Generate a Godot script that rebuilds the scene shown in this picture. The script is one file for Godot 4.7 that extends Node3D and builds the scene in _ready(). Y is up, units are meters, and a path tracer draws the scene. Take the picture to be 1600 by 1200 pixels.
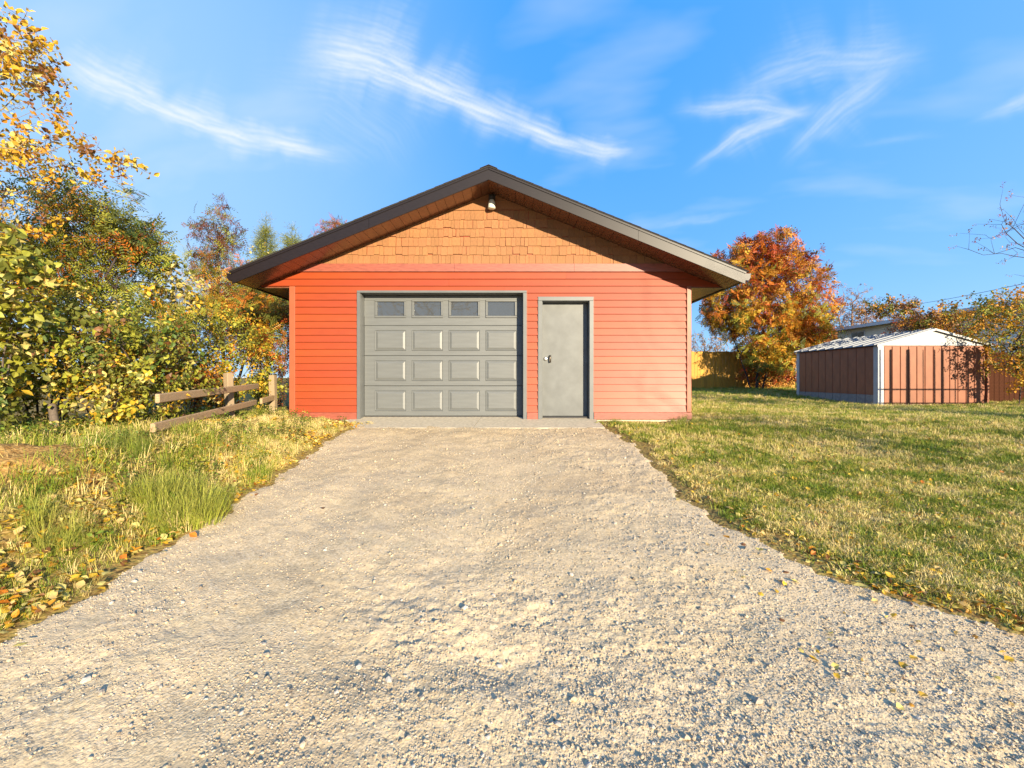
extends Node3D

# ------------------------------------------------------------------ mesh builder
class MB:
	var v := PackedVector3Array()
	var n := PackedVector3Array()
	var c := PackedColorArray()
	var col := Color(1, 1, 1)
	func tri(a: Vector3, b: Vector3, d: Vector3) -> void:   # counter-clockwise seen from outside
		var nn := (b - a).cross(d - a).normalized()
		trin(a, b, d, nn, nn, nn)
	func trin(a: Vector3, b: Vector3, d: Vector3, na: Vector3, nb: Vector3, nd: Vector3) -> void:
		v.append(a); v.append(d); v.append(b)
		n.append(na); n.append(nd); n.append(nb)
		c.append(col); c.append(col); c.append(col)
	func quad(a: Vector3, b: Vector3, d: Vector3, e: Vector3) -> void:
		tri(a, b, d); tri(a, d, e)
	func hexa(p: Array) -> void:   # 0-3 back face, 4-7 front face, each ccw seen from the front
		quad(p[4], p[5], p[6], p[7]); quad(p[1], p[0], p[3], p[2])
		quad(p[0], p[1], p[5], p[4]); quad(p[7], p[6], p[2], p[3])
		quad(p[0], p[4], p[7], p[3]); quad(p[5], p[1], p[2], p[6])
	func box(a: Vector3, b: Vector3) -> void:
		hexa([Vector3(a.x, a.y, a.z), Vector3(b.x, a.y, a.z), Vector3(b.x, b.y, a.z), Vector3(a.x, b.y, a.z),
			Vector3(a.x, a.y, b.z), Vector3(b.x, a.y, b.z), Vector3(b.x, b.y, b.z), Vector3(a.x, b.y, b.z)])
	func bbox(a: Vector3, b: Vector3, w: float, t := Transform3D()) -> void:   # a box with chamfered edges
		var ce := (a + b) * 0.5
		var h := (b - a) * 0.5
		var ax := [Vector3.RIGHT, Vector3.UP, Vector3.BACK]
		for i in 3:
			var j := (i + 1) % 3
			var k := (i + 2) % 3
			for s: float in [-1.0, 1.0]:
				var o: Vector3 = ax[i] * (h[i] * s)
				var u: Vector3 = ax[j] * (h[j] - w)
				var q: Vector3 = ax[k] * (h[k] - w) * s
				quad(t * (ce + o - u - q), t * (ce + o + u - q), t * (ce + o + u + q), t * (ce + o - u + q))
				for s2: float in [-1.0, 1.0]:   # edge between +-i and +-j along k
					var e1: Vector3 = ax[i] * (h[i] * s) + ax[j] * ((h[j] - w) * s2)
					var e2: Vector3 = ax[i] * ((h[i] - w) * s) + ax[j] * (h[j] * s2)
					var kk: Vector3 = ax[k] * (h[k] - w)
					if s * s2 > 0:
						quad(t * (ce + e1 - kk), t * (ce + e2 - kk), t * (ce + e2 + kk), t * (ce + e1 + kk))
					else:
						quad(t * (ce + e2 - kk), t * (ce + e1 - kk), t * (ce + e1 + kk), t * (ce + e2 + kk))
		for s: float in [-1.0, 1.0]:
			for s2: float in [-1.0, 1.0]:
				for s3: float in [-1.0, 1.0]:
					var p1 := ce + Vector3(h.x * s, (h.y - w) * s2, (h.z - w) * s3)
					var p2 := ce + Vector3((h.x - w) * s, h.y * s2, (h.z - w) * s3)
					var p3 := ce + Vector3((h.x - w) * s, (h.y - w) * s2, h.z * s3)
					if s * s2 * s3 > 0:
						tri(t * p1, t * p2, t * p3)
					else:
						tri(t * p1, t * p3, t * p2)
	func prism(poly: PackedVector2Array, z0: float, z1: float, zf: Variant = null) -> void:   # an outline in x and y, given a depth
		var p := poly
		if not Geometry2D.is_polygon_clockwise(p):
			p = p.duplicate(); p.reverse()
		p.reverse()
		var ix := Geometry2D.triangulate_polygon(p)
		var front := func(q: Vector2) -> Vector3: return Vector3(q.x, q.y, zf.call(q) if zf != null else z1)
		for i in range(0, ix.size(), 3):
			var a := p[ix[i]]
			var b := p[ix[i + 1]]
			var d := p[ix[i + 2]]
			if (b - a).cross(d - a) < 0:
				var x := b
				b = d; d = x
			tri(front.call(a), front.call(b), front.call(d))
			tri(Vector3(a.x, a.y, z0), Vector3(d.x, d.y, z0), Vector3(b.x, b.y, z0))
		var ccw := 0.0
		for i in p.size():
			ccw += p[i].cross(p[(i + 1) % p.size()])
		for i in p.size():
			var a := p[i]
			var b := p[(i + 1) % p.size()]
			if ccw < 0:
				var x := a
				a = b; b = x
			quad(Vector3(a.x, a.y, z0), Vector3(b.x, b.y, z0), front.call(b), front.call(a))
	func tube(pts: PackedVector3Array, rad: PackedFloat32Array, sides: int, capped := true) -> void:
		var prev: Array[Vector3] = []
		var prevn: Array[Vector3] = []
		var side := Vector3.ZERO
		for i in pts.size():
			var d := (pts[mini(i + 1, pts.size() - 1)] - pts[maxi(i - 1, 0)]).normalized()
			if side == Vector3.ZERO:
				side = d.cross(Vector3(0.31, 0.2, 0.93)).normalized()
			side = (side - d * side.dot(d)).normalized()
			var up := d.cross(side)
			var ring: Array[Vector3] = []
			var rn: Array[Vector3] = []
			for k in sides:
				var a := TAU * k / sides
				var r := side * cos(a) + up * sin(a)
				rn.append(r)
				ring.append(pts[i] + r * rad[i])
			if i:
				for k in sides:
					var k2 := (k + 1) % sides
					trin(prev[k], prev[k2], ring[k2], prevn[k], prevn[k2], rn[k2])
					trin(prev[k], ring[k2], ring[k], prevn[k], rn[k2], rn[k])
			prev = ring
			prevn = rn
			if capped and (i == 0 or i == pts.size() - 1):
				for k in sides:
					if i == 0:
						tri(pts[i], ring[(k + 1) % sides], ring[k])
					else:
						tri(pts[i], ring[k], ring[(k + 1) % sides])
	func lathe(prof: PackedVector2Array, sides: int, t := Transform3D()) -> void:   # x radius, y height; upwards
		for i in prof.size() - 1:
			var a := prof[i]
			var b := prof[i + 1]
			var nn := Vector2(b.y - a.y, a.x - b.x).normalized()
			for k in sides:
				var a0 := TAU * k / sides
				var a1 := TAU * (k + 1) / sides
				var q := func(p: Vector2, an: float) -> Vector3: return t * Vector3(p.x * cos(an), p.y, -p.x * sin(an))
				var nq := func(an: float) -> Vector3: return t.basis * Vector3(nn.x * cos(an), nn.y, -nn.x * sin(an))
				trin(q.call(a, a0), q.call(a, a1), q.call(b, a1), nq.call(a0), nq.call(a1), nq.call(a1))
				trin(q.call(a, a0), q.call(b, a1), q.call(b, a0), nq.call(a0), nq.call(a1), nq.call(a0))
	func commit() -> ArrayMesh:
		var m := ArrayMesh.new()
		var a := []
		a.resize(Mesh.ARRAY_MAX)
		a[Mesh.ARRAY_VERTEX] = v
		a[Mesh.ARRAY_NORMAL] = n
		a[Mesh.ARRAY_COLOR] = c
		m.add_surface_from_arrays(Mesh.PRIMITIVE_TRIANGLES, a)
		return m

# ------------------------------------------------------------------ scene helpers
var taken := {}
var rng := RandomNumberGenerator.new()
var M := {}
var TX := {}
var nz := FastNoiseLite.new()

func numbered(called: String) -> String:
	var k: int = taken.get(called, 0)
	taken[called] = k + 1
	return called if k == 0 else "%s_%03d" % [called, k]

func tag(o: Node3D, label: String, category: String, group := "", kind := "") -> void:
	if label: o.set_meta("label", label)
	if category: o.set_meta("category", category)
	if group: o.set_meta("group", group)
	if kind: o.set_meta("kind", kind)

func thing(called: String, label: String, category: String, at := Vector3.ZERO, group := "") -> Node3D:
	var o := Node3D.new()
	o.name = numbered(called)
	add_child(o)
	o.position = at
	tag(o, label, category, group)
	return o

func obj(called: String, mesh: Mesh, m: Material, parent: Node3D = self, at := Vector3.ZERO) -> MeshInstance3D:
	var o := MeshInstance3D.new()
	o.mesh = mesh
	o.material_override = m
	o.position = at
	if parent == self:
		o.name = numbered(called)
	else:
		var k := 0
		o.name = called
		while parent.has_node(NodePath(o.name)):
			k += 1
			o.name = "%s_%03d" % [called, k]
	parent.add_child(o, true)
	return o

func part(called: String, b: MB, m: Material, parent: Node3D = self) -> MeshInstance3D:
	return obj(called, b.commit(), m, parent)

var part_count := {}
func piece(called: String, b: MB, m: Material, parent: Node3D) -> MeshInstance3D:   # one of many alike pieces
	var key := str(parent.get_instance_id()) + called
	var k: int = part_count.get(key, 0)
	part_count[key] = k + 1
	var o := MeshInstance3D.new()
	o.mesh = b.commit()
	o.material_override = m
	o.name = called if k == 0 else "%s_%03d" % [called, k]
	parent.add_child(o, true)
	return o

func scatter(called: String, mesh: Mesh, m: Material, xf: Array[Transform3D], cols: PackedColorArray, parent: Node3D = self) -> MultiMeshInstance3D:
	var mm := MultiMesh.new()
	mm.transform_format = MultiMesh.TRANSFORM_3D
	mm.use_colors = true
	mm.mesh = mesh
	mm.instance_count = xf.size()
	for i in xf.size():
		mm.set_instance_transform(i, xf[i])
		mm.set_instance_color(i, cols[i])
	var o := MultiMeshInstance3D.new()
	o.multimesh = mm
	o.material_override = m
	if parent == self:
		o.name = numbered(called)
	else:
		o.name = called
	o.set_meta("kind", "stuff")
	parent.add_child(o, true)
	return o

func lin(r: float, g: float, b: float) -> Color:   # linear base colour to a material's colour
	return Color(r, g, b).linear_to_srgb()

func mat(c: Color, rough := 0.7, spec := 0.5) -> StandardMaterial3D:
	var m := StandardMaterial3D.new()
	m.albedo_color = c
	m.roughness = rough
	m.metallic_specular = spec
	return m

func noise(seed_: int, freq: float, oct: int, type := FastNoiseLite.TYPE_SIMPLEX_SMOOTH) -> FastNoiseLite:
	var f := FastNoiseLite.new()
	f.seed = seed_
	f.noise_type = type
	f.frequency = freq
	f.fractal_octaves = oct
	return f

func ramp_tex(f: FastNoiseLite, w: int, h: int, stops: Array) -> ImageTexture:   # stops: [place, Color] in sRGB
	var im := f.get_seamless_image(w, h)
	im.convert(Image.FORMAT_L8)
	var src := im.get_data()
	var lut := PackedByteArray()
	lut.resize(256 * 3)
	for i in 256:
		var t := i / 255.0
		var c: Color = stops[-1][1]
		if t <= stops[0][0]:
			c = stops[0][1]
		else:
			for k in stops.size() - 1:
				if t >= stops[k][0] and t <= stops[k + 1][0]:
					c = (stops[k][1] as Color).lerp(stops[k + 1][1], (t - stops[k][0]) / maxf(stops[k + 1][0] - stops[k][0], 0.001))
		lut[i * 3] = int(clampf(c.r, 0, 1) * 255); lut[i * 3 + 1] = int(clampf(c.g, 0, 1) * 255); lut[i * 3 + 2] = int(clampf(c.b, 0, 1) * 255)
	var out := PackedByteArray()
	out.resize(src.size() * 3)
	for i in src.size():
		var q := src[i] * 3
		out[i * 3] = lut[q]; out[i * 3 + 1] = lut[q + 1]; out[i * 3 + 2] = lut[q + 2]
	return ImageTexture.create_from_image(Image.create_from_data(w, h, false, Image.FORMAT_RGB8, out))

func grey(f: FastNoiseLite, size: int, lo: float, hi: float) -> ImageTexture:
	return ramp_tex(f, size, size, [[0.0, Color(lo, lo, lo)], [1.0, Color(hi, hi, hi)]])

func tri(m: StandardMaterial3D, tex: Texture2D, scale: Vector3, bump: Texture2D = null, bump_cm := 0.0, world := true) -> StandardMaterial3D:
	m.uv1_triplanar = true
	m.uv1_world_triplanar = world
	m.uv1_scale = scale
	if tex: m.albedo_texture = tex
	if bump:
		m.heightmap_enabled = true
		m.heightmap_texture = bump
		m.heightmap_scale = bump_cm
	return m

func pl(x: float, pts: Array) -> float:   # piecewise linear, pts of Vector2
	if x <= pts[0].x: return pts[0].y
	for i in pts.size() - 1:
		if x <= pts[i + 1].x:
			return lerpf(pts[i].y, pts[i + 1].y, (x - pts[i].x) / (pts[i + 1].x - pts[i].x))
	return pts[-1].y

# ------------------------------------------------------------------ terrain
var BASE := [Vector2(-60, -1.25), Vector2(-3, -1.19), Vector2(7.2, -0.112), Vector2(8.0, -0.06), Vector2(13, -0.11), Vector2(24, 0.25), Vector2(40, 0.4), Vector2(400, 0.6)]
var BANK := [Vector2(-60, -1.1), Vector2(-3, -0.95), Vector2(1.2, -0.42), Vector2(2.4, -0.12), Vector2(3.4, 0.06), Vector2(5.0, 0.1), Vector2(7, 0.05), Vector2(9, -0.02), Vector2(20, 0.1), Vector2(400, 0.6)]
var EDGE_R := [Vector2(-4, 7.0), Vector2(0.5, 4.8), Vector2(1.5, 3.5), Vector2(2.35, 2.6), Vector2(2.89, 2.06), Vector2(3.28, 1.85), Vector2(4.05, 1.66), Vector2(5.0, 1.68), Vector2(6.0, 1.72), Vector2(7.3, 1.5)]
var EDGE_L := [Vector2(-4, -4.0), Vector2(1.0, -2.75), Vector2(2.2, -2.55), Vector2(4.3, -2.52), Vector2(6, -2.6), Vector2(7.3, -2.55)]

func ground(x: float, z: float) -> float:
	var d := -z
	var y := pl(d, BASE)
	var t := smoothstep(-2.5, -3.75, x)
	if t > 0.0:
		y = lerpf(y, pl(d, BANK), t)
	y += 0.07 * t * nz.get_noise_2d(x * 13.0 + 60.0, z * 13.0)
	y += 0.02 * nz.get_noise_2d(x * 9.0, z * 9.0) + 0.05 * nz.get_noise_2d(x * 1.6, z * 1.6) * smoothstep(3.0, 9.0, absf(x + 0.4))
	return y

func inside_drive(x: float, d: float) -> float:   # metres inside the gravel, negative outside
	var wob := 0.10 * nz.get_noise_2d(x * 14.0 + 300, d * 22.0) + 0.05 * nz.get_noise_2d(x * 60.0, d * 60.0 + 99)
	var e := minf(x - pl(d, EDGE_L), pl(d, EDGE_R) - x) + wob
	return minf(e, 7.45 - d)

func lawn(x: float, z: float) -> float:   # the soil sheet: sinks under the gravel
	return ground(x, z) - 0.10 * smoothstep(0.05, 0.4, inside_drive(x, -z))

func sheet(xs: PackedFloat32Array, zs: PackedFloat32Array, h: Callable, colf: Variant = null) -> ArrayMesh:
	var nx := xs.size()
	var nzz := zs.size()
	var v := PackedVector3Array()
	var c := PackedColorArray()
	var ix := PackedInt32Array()
	v.resize(nx * nzz)
	for j in nzz:
		for i in nx:
			v[j * nx + i] = Vector3(xs[i], h.call(xs[i], zs[j]), zs[j])
			if colf != null:
				c.append(colf.call(xs[i], zs[j]))
	var n := PackedVector3Array()
	n.resize(nx * nzz)
	for j in nzz:
		for i in nx:
			var a := v[j * nx + mini(i + 1, nx - 1)] - v[j * nx + maxi(i - 1, 0)]
			var b := v[mini(j + 1, nzz - 1) * nx + i] - v[maxi(j - 1, 0) * nx + i]
			var q := b.cross(a).normalized()
			n[j * nx + i] = q if q.y > 0 else -q
	for j in nzz - 1:
		for i in nx - 1:
			var a := j * nx + i
			ix.append_array([a, a + nx, a + 1, a + 1, a + nx, a + nx + 1])
	var arr := []
	arr.resize(Mesh.ARRAY_MAX)
	arr[Mesh.ARRAY_VERTEX] = v
	arr[Mesh.ARRAY_NORMAL] = n
	if colf != null: arr[Mesh.ARRAY_COLOR] = c
	arr[Mesh.ARRAY_INDEX] = ix
	var m := ArrayMesh.new()
	m.add_surface_from_arrays(Mesh.PRIMITIVE_TRIANGLES, arr)
	return m

func line(pts: Array) -> PackedFloat32Array:   # [start, end, step] runs joined
	var out := PackedFloat32Array()
	for r in pts:
		var k := int(ceil(absf(r[1] - r[0]) / r[2]))
		for i in k:
			out.append(lerpf(r[0], r[1], float(i) / k))
	out.append(pts[-1][1])
	return out

# ------------------------------------------------------------------ sky
func cirrus(sky_x: float, sky_y: float, pts: Array, width: float, soft: FastNoiseLite) -> float:   # a streak through points of (tan of azimuth, tan of height over cos of azimuth, width factor)
	var best := 1e9
	var along := 0.0
	var wd := 1.0
	var run := 0.0
	var sg := 0.0
	var p := Vector2(sky_x, sky_y)
	for i in pts.size() - 1:
		var a := Vector2(pts[i].x, pts[i].y)
		var b := Vector2(pts[i + 1].x, pts[i + 1].y)
		var l := (b - a).length()
		var t := clampf((p - a).dot(b - a) / (l * l), 0, 1)
		var q := p - a.lerp(b, t)
		if q.length() < best:
			best = q.length()
			along = run + t * l
			wd = lerpf(pts[i].z, pts[i + 1].z, t)
			sg = signf((b - a).cross(q))
		run += l
	if best > 0.5: return 0.0
	var rag := 1.0 + 0.9 * soft.get_noise_2d(along * 260.0, sg * 40.0)
	var w := 1.0 * width * wd * rag * (1.0 if sg < 0 else 1.5)
	var d := exp(-pow(best / maxf(w, 0.002), 1.6))
	var ends := smoothstep(0.0, 0.16, along) * smoothstep(0.0, 0.16, run - along)
	var fib := 0.66 + 0.50 * soft.get_noise_2d(along * 260.0 + best * 700.0, best * sg * 3400.0)
	return d * ends * clampf(fib, 0.05, 1.4)

func make_sky() -> Texture2D:
	var w := 3072
	var h := 1536
	var soft := noise(5, 0.03, 4)
	var big := noise(8, 0.9, 5)
	var streaks := [
		[[Vector3(-1.03, 0.73, 2.6), Vector3(-0.92, 0.655, 1.6), Vector3(-0.77, 0.59, 1.1), Vector3(-0.59, 0.525, 1.2), Vector3(-0.40, 0.495, 0.8), Vector3(-0.33, 0.49, 0.5)], 0.021, 0.95],
		[[Vector3(-0.50, 0.72, 3.0), Vector3(-0.30, 0.68, 2.2), Vector3(-0.10, 0.60, 1.2), Vector3(0.09, 0.525, 1.0), Vector3(0.20, 0.495, 0.9), Vector3(0.33, 0.495, 0.5)], 0.020, 0.95],
		[[Vector3(-0.62, 0.62, 2.0), Vector3(-0.40, 0.60, 2.5), Vector3(-0.28, 0.52, 1.5), Vector3(-0.22, 0.42, 0.7)], 0.034, 0.17],
		[[Vector3(0.32, 0.575, 0.8), Vector3(0.46, 0.585, 1.2), Vector3(0.56, 0.59, 1.2), Vector3(0.63, 0.58, 0.8), Vector3(0.70, 0.60, 0.5)], 0.013, 0.65],
		[[Vector3(0.70, 0.62, 0.8), Vector3(0.58, 0.565, 1.1), Vector3(0.50, 0.53, 1.0), Vector3(0.44, 0.49, 0.7), Vector3(0.37, 0.44, 0.4)], 0.013, 0.75],
		[[Vector3(0.45, 0.60, 0.8), Vector3(0.56, 0.65, 1.1), Vector3(0.68, 0.69, 1.6), Vector3(0.80, 0.70, 1.6), Vector3(0.95, 0.72, 1.0)], 0.022, 0.42],
		[[Vector3(0.88, 0.72, 1.0), Vector3(0.80, 0.66, 1.4), Vector3(0.72, 0.60, 1.2), Vector3(0.65, 0.53, 0.9), Vector3(0.58, 0.45, 0.5)], 0.019, 0.48],
		[[Vector3(0.22, 0.32, 0.8), Vector3(0.34, 0.335, 1.0), Vector3(0.44, 0.345, 0.9), Vector3(0.56, 0.37, 0.4)], 0.007, 0.32],
		[[Vector3(0.98, 0.55, 0.5), Vector3(1.06, 0.585, 1.0), Vector3(1.20, 0.64, 1.2), Vector3(1.35, 0.68, 1.0)], 0.012, 0.55],
		[[Vector3(0.72, 0.51, 0.7), Vector3(0.84, 0.515, 1.0), Vector3(0.98, 0.53, 0.6)], 0.006, 0.22],
		[[Vector3(-1.2, 0.20, 2.0), Vector3(-0.95, 0.19, 2.4), Vector3(-0.80, 0.20, 2.2), Vector3(-0.62, 0.22, 1.2)], 0.03, 0.6],
	]
	var boxes: Array[Rect2] = []
	for s in streaks:
		var r := Rect2(s[0][0].x, s[0][0].y, 0, 0)
		for q in s[0]:
			r = r.expand(Vector2(q.x, q.y))
		boxes.append(r.grow(0.2))
	var px := PackedFloat32Array()
	px.resize(w * h * 3)
	var sun_dir := SUN_TO.normalized()
	for j in h:
		var el := PI * 0.5 - PI * (j + 0.5) / h
		var y := sin(el)
		for i in w:
			var az := TAU * (i + 0.5) / w
			var c := Color(0.5, 0.45, 0.35)
			if y >= -0.02:
				var dir := Vector3(sin(az) * cos(el), y, -cos(az) * cos(el))
				var t := pow(1.0 - clampf(y, 0, 1), 2.6)
				c = SKY_TOP.lerp(SKY_LOW, t)
				c = c.lerp(SKY_HAZE, pow(1.0 - clampf(y, 0, 1), 12.0) * 0.8)
				var gl := maxf(0.0, dir.dot(sun_dir))
				c = c.lerp(SKY_HAZE * 1.25, clampf(0.55 * pow(gl, 6.0) + 0.22 * smoothstep(-0.25, 0.9, dir.dot(Vector3(0.85, 0.0, 0.5))), 0, 1))
				c = c.lerp(SKY_HAZE, 0.50 * smoothstep(0.45, 1.0, dir.dot(Vector3(-0.87, 0.26, -0.42))))
				var cl := 0.0
				if dir.z < -0.15:
					var sx := dir.x / -dir.z
					var sy := dir.y / -dir.z
					var wx := sx
					sx += 0.012 * soft.get_noise_2d(wx * 70.0, sy * 70.0) + 0.003 * soft.get_noise_2d(wx * 420.0, sy * 420.0 + 50.0)
					sy += 0.012 * soft.get_noise_2d(wx * 70.0 + 700.0, sy * 70.0) + 0.003 * soft.get_noise_2d(wx * 420.0 + 300.0, sy * 420.0)
					for si in streaks.size():
						var s: Array = streaks[si]
						if boxes[si].has_point(Vector2(sx, sy)):
							cl = 1.0 - (1.0 - cl) * (1.0 - clampf(s[2] * cirrus(sx, sy, s[0], s[1], soft), 0, 1))
				# thin high cirrus over all the sky
				var pp := dir / (y + 0.25)
				var f := big.get_noise_2d(pp.x * 1.0 + pp.z * 0.7, pp.z * 2.6 - pp.x * 0.9)
				cl = maxf(cl, clampf((f - 0.12) * 0.4, 0, 0.25) * smoothstep(0.05, 0.3, y))
				c = c.lerp(SKY_CLOUD, clampf(cl, 0, 1))
			var k := (j * w + i) * 3
			px[k] = c.r; px[k + 1] = c.g; px[k + 2] = c.b
	return ImageTexture.create_from_image(Image.create_from_data(w, h, false, Image.FORMAT_RGBF, px.to_byte_array()))

# ------------------------------------------------------------------ foliage
func leaf(b: MB, at: Vector3, dir: Vector3, nrm: Vector3, l: float, w: float, fold := 0.25, curl := 0.15) -> void:
	dir = dir.normalized()
	var side := dir.cross(nrm).normalized()
	var up := side.cross(dir)
	var m := at + dir * l * 0.42
	var tip := at + dir * l - up * l * curl
	var a := m + side * w * 0.5 + up * w * fold
	var e := m - side * w * 0.5 + up * w * fold
	var m2 := at + dir * l * 0.72 - up * l * curl * 0.35
	var a2 := m2 + side * w * 0.36 + up * w * fold * 0.7
	var e2 := m2 - side * w * 0.36 + up * w * fold * 0.7
	b.tri(at, a, m); b.tri(at, m, e)
	b.quad(m, a, a2, m2); b.quad(m, m2, e2, e)
	b.tri(m2, a2, tip); b.tri(m2, tip, e2)

func leaf_low(b: MB, at: Vector3, dir: Vector3, nrm: Vector3, l: float, w: float) -> void:
	dir = dir.normalized()
	var side := dir.cross(nrm).normalized()
	var up := side.cross(dir)
	var m := at + dir * l * 0.45 - up * 0.12 * w
	var tip := at + dir * l
	b.tri(at, m + side * w * 0.5 + up * w * 0.2, tip); b.tri(at, tip, m - side * w * 0.5 + up * w * 0.2)

func rv() -> Vector3:
	return Vector3(rng.randfn(), rng.randfn(), rng.randfn()).normalized()

func sprig_broad(count: int, ll: float, lw: float, length: float) -> ArrayMesh:
	var b := MB.new()
	b.col = Color(0.5, 0.35, 0.3)
	b.tube(PackedVector3Array([Vector3.ZERO, Vector3(0.01, length * 0.5, 0), Vector3(0, length, 0.01)]), PackedFloat32Array([0.0025, 0.002, 0.001]), 3, false)
	for i in count:
		var t := (i + 0.6) / count
		var a := i * 2.4 + rng.randf() * 0.8
		var k := rng.randf_range(0.7, 1.25)
		b.col = Color(k, k * rng.randf_range(0.88, 1.06), k * 0.95)
		var out := Vector3(cos(a), rng.randf_range(-0.5, 0.7), sin(a)).normalized()
		var at := Vector3(0, t * length, 0) + out * 0.012
		var s := rng.randf_range(0.7, 1.15)
		leaf(b, at, out, (Vector3.UP + rv() * 0.7).normalized(), ll * s, lw * s, rng.randf_range(0.05, 0.3), rng.randf_range(0.0, 0.3))
	return b.commit()

func sprig_pinnate(fronds: int, ll: float, lw: float) -> ArrayMesh:
	var b := MB.new()
	for f in fronds:
		var a := f * 2.4 + rng.randf()
		var dir := Vector3(cos(a), rng.randf_range(0.0, 0.9), sin(a)).normalized()
		var L := ll * 4.0 * rng.randf_range(0.8, 1.1)
		var side := dir.cross(Vector3.UP).normalized()
		var up := side.cross(dir)
		var base := Vector3(0, f * 0.03, 0)
		var kk := rng.randf_range(0.75, 1.2)
		for i in 6:
			var t := 0.2 + 0.16 * i
			var p := base + dir * L * t - Vector3.UP * L * 0.35 * t * t
			b.col = Color(kk, kk * rng.randf_range(0.85, 1.1), kk)
			if i == 5:
				leaf_low(b, p, dir - Vector3.UP * 0.5, up, ll, lw)
			else:
				for s: float in [-1.0, 1.0]:
					leaf_low(b, p, side * s + dir * 0.5 - Vector3.UP * 0.25, up, ll * rng.randf_range(0.85, 1.1), lw)
	return b.commit()

func sprig_needle(l: float) -> ArrayMesh:
	var b := MB.new()
	for tw in 3:
		var d0 := (Vector3.UP + rv() * (0.0 if tw == 0 else 0.8)).normalized()
		for i in 16:
			var k := rng.randf_range(0.7, 1.25)
			b.col = Color(k, k, k)
			var at := d0 * l * (i / 16.0)
			var q := (d0 * 0.7 + rv()).normalized() * 0.035
			var s := q.cross(rv()).normalized() * 0.004
			b.tri(at - s, at + s, at + q)
	return b.commit()

func grow(stems: Array, attract: PackedVector3Array, step: float, droop: float) -> Dictionary:
	var pos := PackedVector3Array()
	var par := PackedInt32Array()
	var plen := PackedFloat32Array()
	var fork := PackedByteArray()
	for s in stems:
		var first := true
		for i in s.size() - 1:
			var a: Vector3 = s[i]
			var b: Vector3 = s[i + 1]
			var k := maxi(1, int((b - a).length() / step))
			for q in k + (1 if i == s.size() - 2 else 0):
				var p := a.lerp(b, float(q) / k) + rv() * 0.012
				plen.append(0.0 if first else plen[-1] + step)
				par.append(-1 if first else pos.size() - 1)
				pos.append(p)
				fork.append(0 if (first or pos[-1].y < s[0].y + 0.25 * (s[-1].y - s[0].y)) else 1)
				first = false
	var origin: Vector3 = stems[0][-1]
	var order := range(attract.size())
	var dist := PackedFloat32Array()
	for p in attract:
		dist.append((p - origin).length())
	order.sort_custom(func(a, b): return dist[a] < dist[b])
	for oi in order:
		var p := attract[oi]
		var best := -1
		var bc := 1e9
		for k in pos.size():
			if fork[k] == 0: continue
			var q := p - pos[k]
			var cst := q.length() + 0.30 * plen[k]
			if q.y < 0: cst += -q.y * 0.8
			if cst < bc:
				bc = cst
				best = k
		if best < 0: continue
		var a := pos[best]
		var L := (p - a).length()
		if L < step * 0.4: continue
		var k := maxi(1, int(L / step))
		var d0 := (a - pos[par[best]]).normalized() if par[best] >= 0 else Vector3.UP
		var ctrl := a + (d0 + Vector3(0, 0.5, 0)).normalized() * L * 0.4
		var last := best
		for i in k:
			var t := (i + 1.0) / k
			var q := a.lerp(ctrl, t).lerp(ctrl.lerp(p, t), t) + rv() * step * 0.06 - Vector3.UP * droop * t * t * L
			plen.append(plen[last] + step)
			par.append(last)
			pos.append(q)
			fork.append(1)
			last = pos.size() - 1
	return {"pos": pos, "par": par}

func in_ball(c: Vector3, r: Vector3, shell: float) -> Vector3:
	return c + rv() * r * pow(rng.randf(), shell)

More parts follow.
